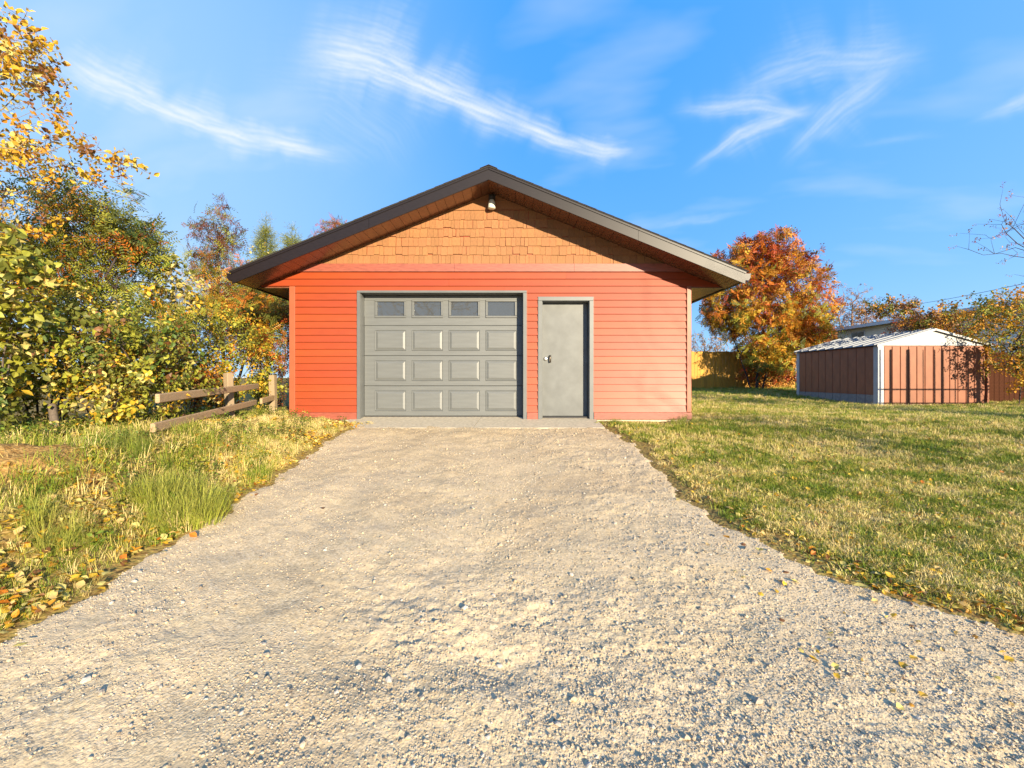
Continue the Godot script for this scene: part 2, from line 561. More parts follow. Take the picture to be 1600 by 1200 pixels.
# p: stems, balls [[center, radii, count]], step, tip (twig radius), leaves per thin node, thin (radius), sprigs, scale, color Callable(pos) -> Color, bark
func tree(called: String, label: String, category: String, at: Vector3, p: Dictionary, group := "") -> Node3D:
	rng.seed = hash(label)
	var t := thing(called, label, category, at, group)
	var attract := PackedVector3Array()
	for b in p.balls:
		for i in b[2]:
			attract.append(in_ball(b[0], b[1], 0.45))
	var gr := grow(p.stems, attract, p.get("step", 0.22), p.get("droop", 0.0))
	var pos: PackedVector3Array = gr.pos
	var par: PackedInt32Array = gr.par
	var e := 2.2
	var area := PackedFloat32Array()
	area.resize(pos.size())
	var tip: float = p.get("tip", 0.004)
	var kids := PackedInt32Array()
	kids.resize(pos.size())
	for i in par.size():
		if par[i] >= 0: kids[par[i]] += 1
	for i in range(pos.size() - 1, -1, -1):
		if kids[i] == 0: area[i] = pow(tip, e)
		if par[i] >= 0: area[par[i]] += area[i]
	var rad := PackedFloat32Array()
	for a in area:
		rad.append(minf(pow(a, 1.0 / e), p.get("most", 0.3)))
	var wood := MB.new()
	var main := PackedInt32Array()   # the thickest child continues its parent's tube
	main.resize(pos.size())
	main.fill(-1)
	for i in pos.size():
		if par[i] >= 0 and (main[par[i]] < 0 or rad[i] > rad[main[par[i]]]):
			main[par[i]] = i
	for i in pos.size():
		if par[i] < 0 or main[par[i]] != i:
			var ps := PackedVector3Array()
			var rs := PackedFloat32Array()
			if par[i] >= 0:
				ps.append(pos[par[i]]); rs.append(minf(rad[par[i]], rad[i] * 1.15))
			var k := i
			while k >= 0:
				ps.append(pos[k]); rs.append(rad[k] if par[i] >= 0 or k != i else rad[k] * 1.35)
				k = main[k]
			rs[-1] *= 0.5
			if ps.size() > 1:
				wood.tube(ps, rs, 7 if rs[0] > 0.03 else (4 if rs[0] > 0.008 else 3), false)
	part("trunk", wood, p.get("bark", M.bark), t)
	var per: float = p.get("leaves", 2.0)
	if per > 0:
		var lists := []
		var colors := []
		var sp: Array = p.sprigs
		for s in sp:
			var xs: Array[Transform3D] = []
			lists.append(xs)
			colors.append(PackedColorArray())
		var thin: float = p.get("thin", 0.012)
		var sc: float = p.get("scale", 1.0)
		var spread: float = p.get("spread", 0.10)
		var colf: Callable = p.color
		for i in pos.size():
			if rad[i] > thin: continue
			var k := int(per) + (1 if rng.randf() < per - int(per) else 0)
			if kids[i] == 0: k += 1
			var d := (pos[i] - pos[par[i]]).normalized() if par[i] >= 0 else Vector3.UP
			for q in k:
				var w := rng.randi() % sp.size()
				var y := (d + rv() * 0.9 + Vector3(0, p.get("lift", 0.0), 0)).normalized()
				var x := y.cross(rv()).normalized()
				var s := sc * rng.randf_range(0.7, 1.2)
				var where := pos[i] + rv() * spread * rng.randf()
				lists[w].append(Transform3D(Basis(x, y, x.cross(y)).scaled(Vector3(s, s, s)), where))
				colors[w].append(colf.call(pos[i]))
		for w in sp.size():
			if lists[w].size():
				scatter("crown" if w == 0 else "crown_%03d" % w, sp[w], M.leaf, lists[w], colors[w], t)
	return t

func pick(pal: Array) -> Color:   # colours with weights
	var tot := 0.0
	for q in pal: tot += q[1]
	var r := rng.randf() * tot
	for q in pal:
		r -= q[1]
		if r <= 0:
			var k := rng.randf_range(1.0, 1.35)
			return Color(q[0].r * k, q[0].g * k, q[0].b * k)
	return pal[0][0]

var YEL := Color(0.52, 0.33, 0.03)
var GOLD := Color(0.46, 0.22, 0.02)
var PALE := Color(0.50, 0.42, 0.13)
var YGR := Color(0.26, 0.26, 0.03)
var GRN := Color(0.075, 0.12, 0.02)
var OLI := Color(0.13, 0.14, 0.025)
var ORA := Color(0.46, 0.14, 0.015)
var RED := Color(0.32, 0.055, 0.012)
var BRN := Color(0.17, 0.075, 0.025)

const SUN_TO := Vector3(0.31, 0.155, 0.60)
const EXPO := 2.8
var SKY_TOP := Color(0.024, 0.138, 0.41)
var SKY_LOW := Color(0.10, 0.24, 0.40)
var SKY_HAZE := Color(0.24, 0.33, 0.40)
var SKY_CLOUD := Color(0.34, 0.36, 0.38)

func _ready() -> void:
	rng.seed = 7
	nz.seed = 3
	nz.frequency = 0.1
	nz.fractal_octaves = 3
	# ---------------------------------------------------------------- camera, sky, sun
	var cam := Camera3D.new()
	cam.name = "camera"
	cam.projection = Camera3D.PROJECTION_FRUSTUM
	cam.near = 0.05
	cam.far = 600
	cam.size = 2.0 * 600.0 / 711.0 * cam.near
	cam.frustum_offset = Vector2(0, -10.0 / 711.0 * cam.near)
	cam.position = Vector3(0, 0.69, 0)
	add_child(cam)
	cam.current = true
	var env := Environment.new()
	env.background_mode = Environment.BG_SKY
	env.tonemap_mode = Environment.TONE_MAPPER_LINEAR
	env.tonemap_exposure = EXPO
	env.sdfgi_enabled = true
	env.ssao_enabled = true
	env.ssil_enabled = true
	var sm := PanoramaSkyMaterial.new()
	sm.panorama = make_sky()
	env.sky = Sky.new()
	env.sky.sky_material = sm
	var we := WorldEnvironment.new()
	we.name = "environment"
	we.environment = env
	add_child(we)
	var sun := DirectionalLight3D.new()
	sun.name = "sun"
	sun.light_energy = 1.5
	sun.light_color = Color(1.0, 0.93, 0.80)
	sun.light_angular_distance = 0.5
	sun.shadow_enabled = true
	add_child(sun)
	sun.look_at_from_position(SUN_TO * 10.0, Vector3.ZERO, Vector3.UP)

	make_materials()
	build_ground()
	build_garage()
	build_shed()
	build_fences_and_house()
	build_left_plants()
	build_right_plants()
	build_grass()
	build_small()

# ------------------------------------------------------------------ materials
func make_materials() -> void:
	TX.fine = grey(noise(11, 0.02, 5), 512, 0.80, 1.0)
	TX.soft = grey(noise(12, 0.008, 4), 512, 0.86, 1.0)
	TX.grain = grey(noise(13, 0.03, 4), 512, 0.62, 1.0)
	TX.bump = grey(noise(14, 0.05, 4), 512, 0.0, 1.0)
	TX.plain = grey(noise(15, 0.012, 3), 256, 0.93, 1.0)
	M.red = tri(mat(lin(0.28, 0.042, 0.0085), 0.46, 0.46), TX.plain, Vector3(0.7, 3.0, 0.7), TX.bump, 0.03)
	M.reds = []
	for k in 5:
		var f: float = [1.0, 0.95, 1.05, 0.975, 1.02][k]
		var q: StandardMaterial3D = M.red.duplicate()
		q.albedo_color = lin(0.28 * f, 0.042 * f * (1.0 + 0.05 * (k % 3)), 0.0085 * f * (1.0 + 0.2 * (k % 2)))
		q.uv1_offset = Vector3(0.13 * k, 0.31 * k, 0)
		M.reds.append(q)
	M.red_trim = tri(mat(lin(0.30, 0.075, 0.045), 0.5), TX.fine, Vector3(0.6, 3.0, 0.6))
	M.corner = tri(mat(lin(0.30, 0.075, 0.03), 0.5), TX.plain, Vector3(0.8, 0.8, 0.8))
	M.cedar = []
	for k in 6:
		var f: float = [1.0, 0.93, 1.07, 0.88, 0.97, 1.03][k]
		M.cedar.append(tri(mat(lin(0.41 * f, 0.172 * f * (1.03 if k % 2 else 0.97), 0.058 * f), 0.75), TX.grain, Vector3(11.0 + k, 0.7, 6.0), TX.grain, 0.25))
	M.soffit = tri(mat(lin(0.21, 0.10, 0.06), 0.26), TX.fine, Vector3(2, 2, 2))
	M.soffit.metallic = 0.3
	M.fascia = tri(mat(lin(0.013, 0.009, 0.0105), 0.42, 0.36), TX.fine, Vector3(0.7, 5, 0.7))
	M.roof = tri(mat(lin(0.035, 0.03, 0.028), 0.9), TX.grain, Vector3(3, 3, 3))
	M.door = tri(mat(lin(0.109, 0.115, 0.115), 0.48), TX.plain, Vector3(0.6, 6.0, 0.6), TX.bump, 0.02)
	M.slab = tri(mat(lin(0.112, 0.118, 0.117), 0.5), TX.soft, Vector3(0.7, 0.7, 0.7))
	M.trim = tri(mat(lin(0.110, 0.115, 0.114), 0.42), TX.plain, Vector3(1, 1, 1))
	M.pane = mat(Color(0.36, 0.37, 0.38, 0.42), 0.02, 0.8)
	M.pane.metallic = 0.30
	M.pane.transparency = BaseMaterial3D.TRANSPARENCY_ALPHA
	M.dark = mat(lin(0.02, 0.02, 0.02), 0.8)
	M.seal = mat(lin(0.03, 0.03, 0.032), 0.7)
	M.metal = mat(lin(0.10, 0.085, 0.07), 0.35)
	M.metal.metallic = 0.9
	M.brass = mat(lin(0.45, 0.42, 0.38), 0.3)
	M.brass.metallic = 0.9
	M.glass_white = mat(lin(0.55, 0.55, 0.48), 0.15)
	M.concrete = tri(mat(lin(0.54, 0.465, 0.34), 0.85), TX.fine, Vector3(1.2, 1.2, 1.2), TX.bump, 0.1)
	M.interior = mat(lin(0.05, 0.045, 0.04), 0.9)
	M.bark = tri(mat(lin(0.16, 0.12, 0.09), 0.85), TX.grain, Vector3(7, 2, 7), TX.grain, 0.5, false)
	M.bark_pale = tri(mat(lin(0.30, 0.24, 0.17), 0.8), TX.grain, Vector3(6, 3, 6), null, 0.0, false)
	M.bark_dark = tri(mat(lin(0.07, 0.05, 0.045), 0.85), TX.grain, Vector3(6, 3, 6), null, 0.0, false)
	M.bark_pink = tri(mat(lin(0.30, 0.20, 0.17), 0.85), TX.grain, Vector3(6, 3, 6), null, 0.0, false)
	M.leaf = mat(Color(1, 1, 1), 0.5, 0.4)
	M.leaf.vertex_color_use_as_albedo = true
	M.leaf.backlight_enabled = true
	M.leaf.backlight = Color(0.85, 0.85, 0.7)
	M.grass = mat(Color(1, 1, 1), 0.6, 0.3)
	M.grass.vertex_color_use_as_albedo = true
	M.grass.backlight_enabled = true
	M.grass.backlight = Color(0.5, 0.5, 0.4)
	M.stone = tri(mat(Color(1, 1, 1), 0.85), TX.fine, Vector3(20, 20, 20))
	M.stone.vertex_color_use_as_albedo = true
	M.old_wood = tri(mat(lin(0.55, 0.37, 0.20), 0.85), TX.grain, Vector3(1.2, 14, 1.2), TX.grain, 0.4, false)
	M.post_wood = tri(mat(lin(0.44, 0.32, 0.19), 0.85), TX.grain, Vector3(12, 1.5, 12), TX.grain, 0.4, false)
	M.shed_brown = tri(mat(lin(0.24, 0.080, 0.034), 0.48, 0.38), TX.soft, Vector3(1, 0.5, 1))
	M.shed_white = tri(mat(lin(0.35, 0.35, 0.35), 0.55), TX.plain, Vector3(1, 1, 1))
	M.shed_roof = tri(mat(lin(0.19, 0.205, 0.225), 0.55), TX.fine, Vector3(1, 1, 1))
	M.shed_roof.metallic = 0.2
	M.shed_grey = tri(mat(lin(0.24, 0.22, 0.20), 0.8), TX.fine, Vector3(1, 1, 1))
	M.fence = []
	for k in 4:
		var f: float = [1.0, 0.85, 1.1, 0.93][k]
		M.fence.append(tri(mat(lin(0.74 * f, 0.36 * f, 0.03 * f), 0.7), TX.grain, Vector3(9, 0.7 + k * 0.1, 9)))
	M.fence_brown = tri(mat(lin(0.085, 0.033, 0.018), 0.85, 0.12), TX.grain, Vector3(8, 0.8, 8))
	M.house_wall = tri(mat(lin(0.80, 0.76, 0.66), 0.7), TX.plain, Vector3(0.5, 5, 0.5))
	M.house_roof = tri(mat(lin(0.14, 0.13, 0.13), 0.9), TX.grain, Vector3(2, 2, 2))
	M.house_trim = mat(lin(0.5, 0.5, 0.52), 0.6)
	M.wire = mat(lin(0.04, 0.04, 0.045), 0.6)
	# gravel: stony flecks over sandy grit
	var cell := noise(21, 0.06, 3, FastNoiseLite.TYPE_CELLULAR)
	cell.cellular_return_type = FastNoiseLite.RETURN_CELL_VALUE
	cell.fractal_type = FastNoiseLite.FRACTAL_NONE
	TX.gravel = ramp_tex(cell, 1024, 1024, [[0.0, Color(0.80, 0.78, 0.76)], [0.3, Color(0.93, 0.91, 0.88)], [0.7, Color(1.0, 0.97, 0.92)], [0.92, Color(1, 1, 1)], [1.0, Color(1, 1, 1)]])
	var cb := noise(21, 0.05, 3, FastNoiseLite.TYPE_CELLULAR)
	cb.cellular_return_type = FastNoiseLite.RETURN_DISTANCE
	TX.gravel_bump = ramp_tex(cb, 1024, 1024, [[0.0, Color(1, 1, 1)], [1.0, Color(0, 0, 0)]])
	M.gravel = tri(mat(lin(0.56, 0.455, 0.30), 0.9, 0.3), TX.gravel, Vector3(1.5, 1.5, 1.5), TX.gravel_bump, 0.35)
	M.gravel.vertex_color_use_as_albedo = true
	TX.soil = ramp_tex(noise(31, 0.02, 5), 1024, 1024, [[0.15, Color(0.36, 0.27, 0.16)], [0.45, Color(0.58, 0.48, 0.29)], [0.62, Color(0.54, 0.48, 0.25)], [0.9, Color(0.72, 0.61, 0.38)]])
	M.soil = tri(mat(Color(0.95, 0.95, 0.95), 0.95, 0.2), TX.soil, Vector3(0.8, 0.8, 0.8), TX.bump, 1.2)
	TX.dirt = ramp_tex(noise(32, 0.03, 5), 512, 512, [[0.1, Color(0.52, 0.38, 0.20)], [0.5, Color(0.74, 0.58, 0.34)], [0.9, Color(0.86, 0.72, 0.46)]])
	M.dirt = tri(mat(Color(0.82, 0.81, 0.80), 0.95, 0.2), TX.dirt, Vector3(1.2, 1.2, 1.2), TX.bump, 1.5)

# ------------------------------------------------------------------ ground
func drive_height(x: float, z: float) -> float:
	var d := -z
	var e := inside_drive(x, d)
	var y := ground(x, z)
	if d > -1.0:
		var q := nz.get_noise_2d(x * 26.0 + 50.0, z * 26.0)
		var r := nz.get_noise_2d(x * 80.0 + d * 40.0, z * 130.0 + 70.0)
		var s := nz.get_noise_2d(x * 240.0 - 40.0, z * 240.0)
		var rough := (0.45 + 0.33 * smoothstep(-1.6, 0.8, x) + 0.35 * exp(-(pow((x + 0.1) / 0.7, 2.0) + pow((d - 2.3) / 0.5, 2.0)))) * (1.0 - 0.35 * exp(-pow((x + 1.55 - 0.12 * sin(d * 0.7)) / 0.3, 2.0)) - 0.25 * exp(-pow((x - 0.15 - 0.12 * sin(d * 0.7)) / 0.3, 2.0)) * smoothstep(2.6, 3.4, d)) * (1.0 + 1.3 * nz.get_noise_2d(x * 7.0 + 400.0, z * 5.0 - 200.0))
		y += 0.010 * nz.get_noise_2d(x * 9.0 - d * 7.0, (x + d) * 30.0 + 800.0) * smoothstep(0.6, -0.8, x)
		y += (0.010 * q + 0.0065 * r + 0.0042 * s) * rough
		y -= 0.035 * exp(-(pow((x + 0.10 + (d - 2.1) * 0.5) / 0.16, 2.0) + pow((d - 2.16) / 0.14, 2.0)))
		y += 0.012 * exp(-(pow((x + 0.05) / 0.25, 2.0) + pow((d - 1.9) / 0.10, 2.0)))
	for track: float in [-1.55, 0.15]:   # two packed wheel tracks
		y -= 0.014 * exp(-pow((x - track - 0.12 * sin(d * 0.7)) / 0.24, 2.0))
	return y - 0.08 * smoothstep(0.10, -0.16, e) - 0.3 * smoothstep(-0.14, -0.4, e) + 0.004

func build_ground() -> void:
	var xs := line([[-160.0, -30.0, 10.0], [-30.0, -8.0, 1.0], [-8.0, 16.0, 0.11], [16.0, 40.0, 0.6], [40.0, 180.0, 10.0]])
	var zs := line([[60.0, 8.0, 4.0], [8.0, 0.0, 0.4], [0.0, -9.0, 0.10], [-9.0, -30.0, 0.35], [-30.0, -60.0, 2.0], [-60.0, -330.0, 18.0]])
	tag(obj("ground", sheet(xs, zs, lawn), M.soil), "", "", "", "structure")
	var dz := PackedFloat32Array()
	var d := 7.6
	while d > 0.9:
		dz.append(-d)
		d -= maxf(0.009, d * 0.0052)
	while d > -6.0:
		dz.append(-d)
		d -= 0.12
	dz.reverse()
	var dx := line([[-4.6, -3.1, 0.1], [-3.1, 3.2, 0.0125], [3.2, 7.5, 0.08]])
	var tone := func(x: float, z: float) -> Color:
		var q := nz.get_noise_2d(x * 6.0 + 900.0, z * 6.0)
		var k := 1.0 + 0.16 * q + 0.14 * nz.get_noise_2d(x * 30.0, z * 30.0 + 333.0)
		return Color(k, k * (1.0 + 0.04 * q), k * (0.98 + 0.06 * q))
	tag(obj("gravel_driveway", sheet(dx, dz, drive_height, tone), M.gravel), "", "", "", "structure")
	# concrete apron in two slabs, falling away from the doors
	var ap := Node3D.new()
	ap.name = "concrete_apron"
	add_child(ap)
	tag(ap, "", "", "", "structure")
	for s in [[-2.80, -2.76, -0.545, -0.625], [-0.537, -0.617, 1.44, 1.48]]:
		var b := MB.new()
		var x0: float = s[0]
		var x1: float = s[2]
		var f0: float = s[1] - (0.03 if s[0] < -2 else 0.0)
		var f1: float = s[3]
		b.hexa([Vector3(x0, -0.22, -8.05), Vector3(x1, -0.22, -8.05), Vector3(x1, -0.004, -8.05), Vector3(x0, -0.004, -8.05),
			Vector3(f0, -0.28, -7.22), Vector3(f1, -0.28, -7.22), Vector3(f1, -0.106, -7.22), Vector3(f0, -0.106, -7.22)])
		piece("slab", b, M.concrete, ap)
	# sandy mound on the left bank
	var mx := line([[-4.6, -2.7, 0.05]])
	var mz := line([[-2.3, -4.6, 0.05]])
	var mound := func(x: float, z: float) -> float:
		var r := pow((x + 3.85) / 0.60, 2.0) + pow((z + 3.5) / 0.50, 2.0)
		return ground(x, z) - 0.07 + 0.18 * exp(-r) + 0.02 * nz.get_noise_2d(x * 30.0, z * 30.0)
	tag(obj("dirt_mound", sheet(mx, mz, mound), M.dirt), "", "", "", "structure")

# ------------------------------------------------------------------ garage
const APEX := 3.885
const SLOPE := 0.406

func rake(y: float) -> float:
	return (APEX - y) / SLOPE

func plank(x0b: float, x1b: float, x0t: float, x1t: float, y0: float, y1: float) -> MB:   # one lap of siding, its foot proud of the lap below
	var b := MB.new()
	b.hexa([Vector3(x0b, y0, 0.020), Vector3(x1b, y0, 0.020), Vector3(x1t, y1 - 0.006, 0.003), Vector3(x0t, y1 - 0.006, 0.003),
		Vector3(x0b, y0, 0.033), Vector3(x1b, y0, 0.033), Vector3(x1t, y1 - 0.006, 0.010), Vector3(x0t, y1 - 0.006, 0.010)])
	return b

func build_garage() -> void:
	var G := thing("garage", "orange-red gabled garage with grey doors at the head of the gravel driveway", "garage", Vector3(-0.375, 0, -7.9))
	# sheathing behind the siding, butted round the two openings
	var w := MB.new()
	w.box(Vector3(-3.46, -0.2, -0.2), Vector3(-2.255, 2.2, 0))
	w.box(Vector3(0.57, -0.2, -0.2), Vector3(0.895, 2.2, 0))
	w.box(Vector3(1.715, -0.2, -0.2), Vector3(3.46, 2.2, 0))
	w.box(Vector3(-2.255, 2.157, -0.2), Vector3(0.57, 2.2, 0))
	w.box(Vector3(0.895, 2.02, -0.2), Vector3(1.715, 2.2, 0))
	var tp := rake(2.27)
	w.prism(PackedVector2Array([Vector2(-tp, 2.262), Vector2(tp, 2.262), Vector2(tp, 2.44), Vector2(0, APEX + 0.176), Vector2(-tp, 2.44)]), -0.2, 0.0)
	w.box(Vector3(-3.46, 2.2, -0.2), Vector3(3.46, 2.262, 0))
	part("wall", w, M.red, G)
	var sw := MB.new()
	sw.box(Vector3(-3.46, -0.2, -7.2), Vector3(-3.31, 2.65, -0.2))
	sw.box(Vector3(3.31, -0.2, -7.2), Vector3(3.46, 2.65, -0.2))
	sw.box(Vector3(-3.31, -0.2, -7.2), Vector3(3.31, 2.262, -7.05))
	sw.prism(PackedVector2Array([Vector2(-3.46, 2.262), Vector2(3.46, 2.262), Vector2(3.46, 2.65), Vector2(0, 4.055), Vector2(-3.46, 2.65)]), -7.2, -7.05)
	part("wall", sw, M.red, G)
	var fl := MB.new()
	fl.box(Vector3(-3.31, -0.2, -7.05), Vector3(3.31, -0.01, -0.2))
	part("floor", fl, M.interior, G)
	var fo := MB.new()
	fo.box(Vector3(-3.44, -0.3, 0.002), Vector3(-2.3, -0.04, 0.014))
	part("foundation", fo, M.concrete, G)
	var fp := MB.new()
	fp.box(Vector3(1.72, -0.2, 0.002), Vector3(3.44, -0.04, 0.012))
	part("foundation", fp, M.concrete, G)
	# siding
	for k in 20:
		var y0 := 0.09 + 0.1215 * k
		var y1 := y0 + 0.1215
		var runs := [[-3.375, -2.308], [0.633, 0.822], [1.788, 3.395]]
		if k == 16: runs = [[-3.375, -2.308], [0.633, 3.395]]
		if k == 17: runs = [[-3.375, 0.238], [0.24, 3.395]]
		if k >= 18:
			var j: float = [-0.72, 1.31][k - 18]
			piece("siding_plank", plank(-minf(rake(y0), 4.06), j, -minf(rake(y1), 4.06), j, y0, y1), M.reds[k % 5], G)
			piece("siding_plank", plank(j + 0.002, minf(rake(y0), 4.06), j + 0.002, minf(rake(y1), 4.06), y0, y1), M.reds[(k + 2) % 5], G)
		else:
			for r in runs:
				piece("siding_plank", plank(r[0], r[1], r[0], r[1], y0, y1), M.reds[(k * 3 + int(absf(r[0]))) % 5], G)
	for r in [[-3.475, -3.375, 2.27], [3.395, 3.475, 2.27]]:
		var b := MB.new()
		b.bbox(Vector3(r[0], 0.092, -0.06), Vector3(r[1], r[2], 0.044), 0.006)
		part("corner_trim", b, M.corner, G)
	for r in [[-3.48, -2.31], [0.634, 0.822], [1.79, 3.48]]:
		var b := MB.new()
		b.bbox(Vector3(r[0], -0.035, 0.002), Vector3(r[1], 0.087, 0.046), 0.004)
		piece("skirt_board", b, M.red_trim, G)
	var fz := [-rake(2.523), -0.62, 1.45, rake(2.523)]
	for i in 3:
		var b := MB.new()
		var a0: float = fz[i] + (0.003 if i else 0.0)
		var a1: float = fz[i + 1]
		b.prism(PackedVector2Array([Vector2(a0, 2.523), Vector2(a1, 2.523), Vector2(a1 if i < 2 else rake(2.658), 2.658), Vector2(a0 if i else -rake(2.658), 2.658)]), 0.002, 0.044)
		piece("frieze_board", b, M.red_trim, G)
	# cedar shingles, each cut to the slope where it meets it
	rng.seed = 77
	var tri_poly := PackedVector2Array([Vector2(-rake(2.66), 2.66), Vector2(rake(2.66), 2.66), Vector2(0, APEX - 0.002)])
	for row in 8:
		var y0 := 2.664 + 0.1535 * row
		var x := -rake(y0) - rng.randf() * 0.1
		while x < rake(y0):
			var wd := rng.randf_range(0.05, 0.15) if row < 6 else rng.randf_range(0.4, 0.8)
			var dy := rng.randf_range(-0.008, 0.008) + (0.018 if rng.randf() < 0.15 else 0.0)
			var foot := y0 - 0.004 + dy
			var gap := 0.003 + (0.009 * rng.randf() if rng.randf() < 0.3 else 0.0)
			if row == 0: foot = y0
			var rect := PackedVector2Array([Vector2(x, foot), Vector2(x + wd - gap, foot + rng.randf_range(-0.003, 0.003)), Vector2(x + wd - gap, y0 + 0.158), Vector2(x, y0 + 0.158)])
			var th := rng.randf_range(0.018, 0.026)
			for cut in Geometry2D.intersect_polygons(rect, tri_poly):
				if cut.size() < 3: continue
				var ar := 0.0
				for i in cut.size(): ar += cut[i].cross(cut[(i + 1) % cut.size()])
				if absf(ar) < 0.0008: continue
				var b := MB.new()
				b.prism(cut, 0.002, th, func(q: Vector2) -> float: return lerpf(th, 0.007, clampf((q.y - foot) / 0.165, 0, 1)))
				piece("shingle", b, M.cedar[rng.randi() % 6], G)
			x += wd
	# rake soffit boards, between the wall and the barge boards
	for s: float in [-1.0, 1.0]:
		var x := 0.0
		while x < 4.06:
			var x1 := minf(x + 0.146, 4.075)
			var b := MB.new()
			var f := func(q: float) -> float: return APEX - SLOPE * q + 0.002
			b.prism(PackedVector2Array([Vector2(s * x, f.call(x)), Vector2(s * (x1 - 0.005), f.call(x1 - 0.005)), Vector2(s * (x1 - 0.005), f.call(x1) + 0.016), Vector2(s * x, f.call(x) + 0.016)]), 0.001, 0.574)
			piece("soffit_board", b, M.soffit, G)
			x = x1
		# level soffit under the side eaves
		var z := 0.0
		while z > -7.5:
			var b := MB.new()
			b.box(Vector3(minf(s * 3.48, s * 4.06), 2.246, z - 0.296), Vector3(maxf(s * 3.48, s * 4.06), 2.26, z - 0.002))
			piece("eave_soffit_board", b, M.soffit, G)
			z -= 0.3
		# barge boards along the gable, in two lengths
		var cuts := [[0.0, 2.40], [2.404, 4.12]] if s > 0 else [[0.0, 1.92], [1.924, 4.12]]
		for q in cuts:
			var b := MB.new()
			var g0: float = q[0]
			var g1: float = q[1]
			b.prism(PackedVector2Array([Vector2(s * g0, 3.868 - SLOPE * g0), Vector2(s * g1, 3.868 - SLOPE * g1), Vector2(s * g1, 4.062 - SLOPE * g1), Vector2(s * g0, 4.062 - SLOPE * g0)]), 0.576, 0.600)
			piece("fascia_board", b, M.fascia, G)
		var lip := MB.new()   # the drip edge under the shingles
		lip.prism(PackedVector2Array([Vector2(s * 0.002, 4.03), Vector2(s * 4.13, 4.03 - SLOPE * 4.128), Vector2(s * 4.13, 4.064 - SLOPE * 4.13), Vector2(s * 0.002, 4.064)]), 0.602, 0.612)
		part("drip_edge", lip, M.fascia, G)
		var ef := MB.new()
		ef.box(Vector3(minf(s * 4.08, s * 4.105), 2.235, -7.6), Vector3(maxf(s * 4.08, s * 4.105), 2.375, 0.574))
		part("fascia_board", ef, M.fascia, G)
		# gutter
		var gu := MB.new()
		var gp := PackedVector2Array([Vector2(4.108, 2.255), Vector2(4.185, 2.255), Vector2(4.215, 2.30), Vector2(4.215, 2.352), Vector2(4.23, 2.352), Vector2(4.23, 2.366), Vector2(4.207, 2.366), Vector2(4.207, 2.305), Vector2(4.18, 2.265), Vector2(4.116, 2.265), Vector2(4.116, 2.36), Vector2(4.108, 2.36)])
		var cp := PackedVector2Array([Vector2(4.109, 2.256), Vector2(4.185, 2.256), Vector2(4.214, 2.30), Vector2(4.214, 2.364), Vector2(4.109, 2.364)])
		if s < 0:
			for i in gp.size(): gp[i].x *= -1
			for i in cp.size(): cp[i].x *= -1
		gu.prism(gp, -7.6, 0.57)
		var gn := part("gutter", gu, M.fascia, G)
		var ca := MB.new()
		ca.prism(cp, 0.572, 0.578)
		part("end_cap", ca, M.fascia, gn)
		# roof deck and shingle courses
		var rd := MB.new()
		rd.prism(PackedVector2Array([Vector2(0, 4.066), Vector2(s * 4.16, 4.066 - SLOPE * 4.16), Vector2(s * 4.16, 4.080 - SLOPE * 4.16), Vector2(0, 4.080)]), -7.6, 0.622)
		var rf := part("roof", rd, M.roof, G)
		for k in 29:
			var b := MB.new()
			var u1 := 4.165 - 0.1435 * k
			var u0 := maxf(u1 - 0.19, 0.0)
			rng.seed = 900 + k
			b.prism(PackedVector2Array([Vector2(s * u0, 4.081 - SLOPE * u0), Vector2(s * u1, 4.081 - SLOPE * u1), Vector2(s * u1, 4.089 - SLOPE * u1), Vector2(s * u0, 4.083 - SLOPE * u0)]), -7.602, 0.624 + rng.randf() * 0.006)
			piece("shingle_course", b, M.roof, rf)
	var rc := MB.new()
	rc.prism(PackedVector2Array([Vector2(-0.14, 4.034), Vector2(0, 4.091), Vector2(0.14, 4.034), Vector2(0.14, 4.042), Vector2(0, 4.099), Vector2(-0.14, 4.042)]), -7.604, 0.632)
	part("ridge_cap", rc, M.roof, G)
	# jar lamp under the peak
	var lm := MB.new()
	lm.box(Vector3(-0.03, 3.745, 0.022), Vector3(0.085, 3.855, 0.045))
	lm.lathe(PackedVector2Array([Vector2(0.0, 3.73), Vector2(0.042, 3.73), Vector2(0.046, 3.79), Vector2(0.03, 3.82), Vector2(0.0, 3.825)]), 14, Transform3D(Basis(), Vector3(0.027, 0, 0.10)))
	var lamp := part("lamp", lm, M.seal, G)
	lamp.set_meta("label", "clear jar lamp below the roof peak")
	var lj := MB.new()
	lj.lathe(PackedVector2Array([Vector2(0.0, 3.578), Vector2(0.05, 3.58), Vector2(0.068, 3.595), Vector2(0.066, 3.63), Vector2(0.058, 3.69), Vector2(0.04, 3.735)]), 18, Transform3D(Basis(), Vector3(0.027, 0, 0.10)))
	part("lamp_shade", lj, M.glass_white, lamp)
	# garage door frame
	var tf := MB.new()
	tf.bbox(Vector3(-2.305, -0.03, 0.001), Vector3(-2.252, 2.154, 0.0460), 0.004)
	tf.bbox(Vector3(0.567, -0.03, 0.001), Vector3(0.63, 2.154, 0.0460), 0.004)
	tf.bbox(Vector3(-2.305, 2.155, 0.001), Vector3(0.63, 2.196, 0.0465), 0.004)
	tf.box(Vector3(-2.2545, -0.02, -0.19), Vector3(-2.246, 2.150, 0.0))
	tf.box(Vector3(0.561, -0.02, -0.19), Vector3(0.5695, 2.150, 0.0))
	tf.box(Vector3(-2.2545, 2.150, -0.19), Vector3(0.5695, 2.1565, 0.0))
	part("garage_door_frame", tf, M.trim, G)
	var jc := MB.new()   # dark joint round the frames
	jc.box(Vector3(-2.313, 0.088, 0.001), Vector3(-2.3055, 2.205, 0.030))
	jc.box(Vector3(0.6305, 0.088, 0.001), Vector3(0.638, 2.205, 0.030))
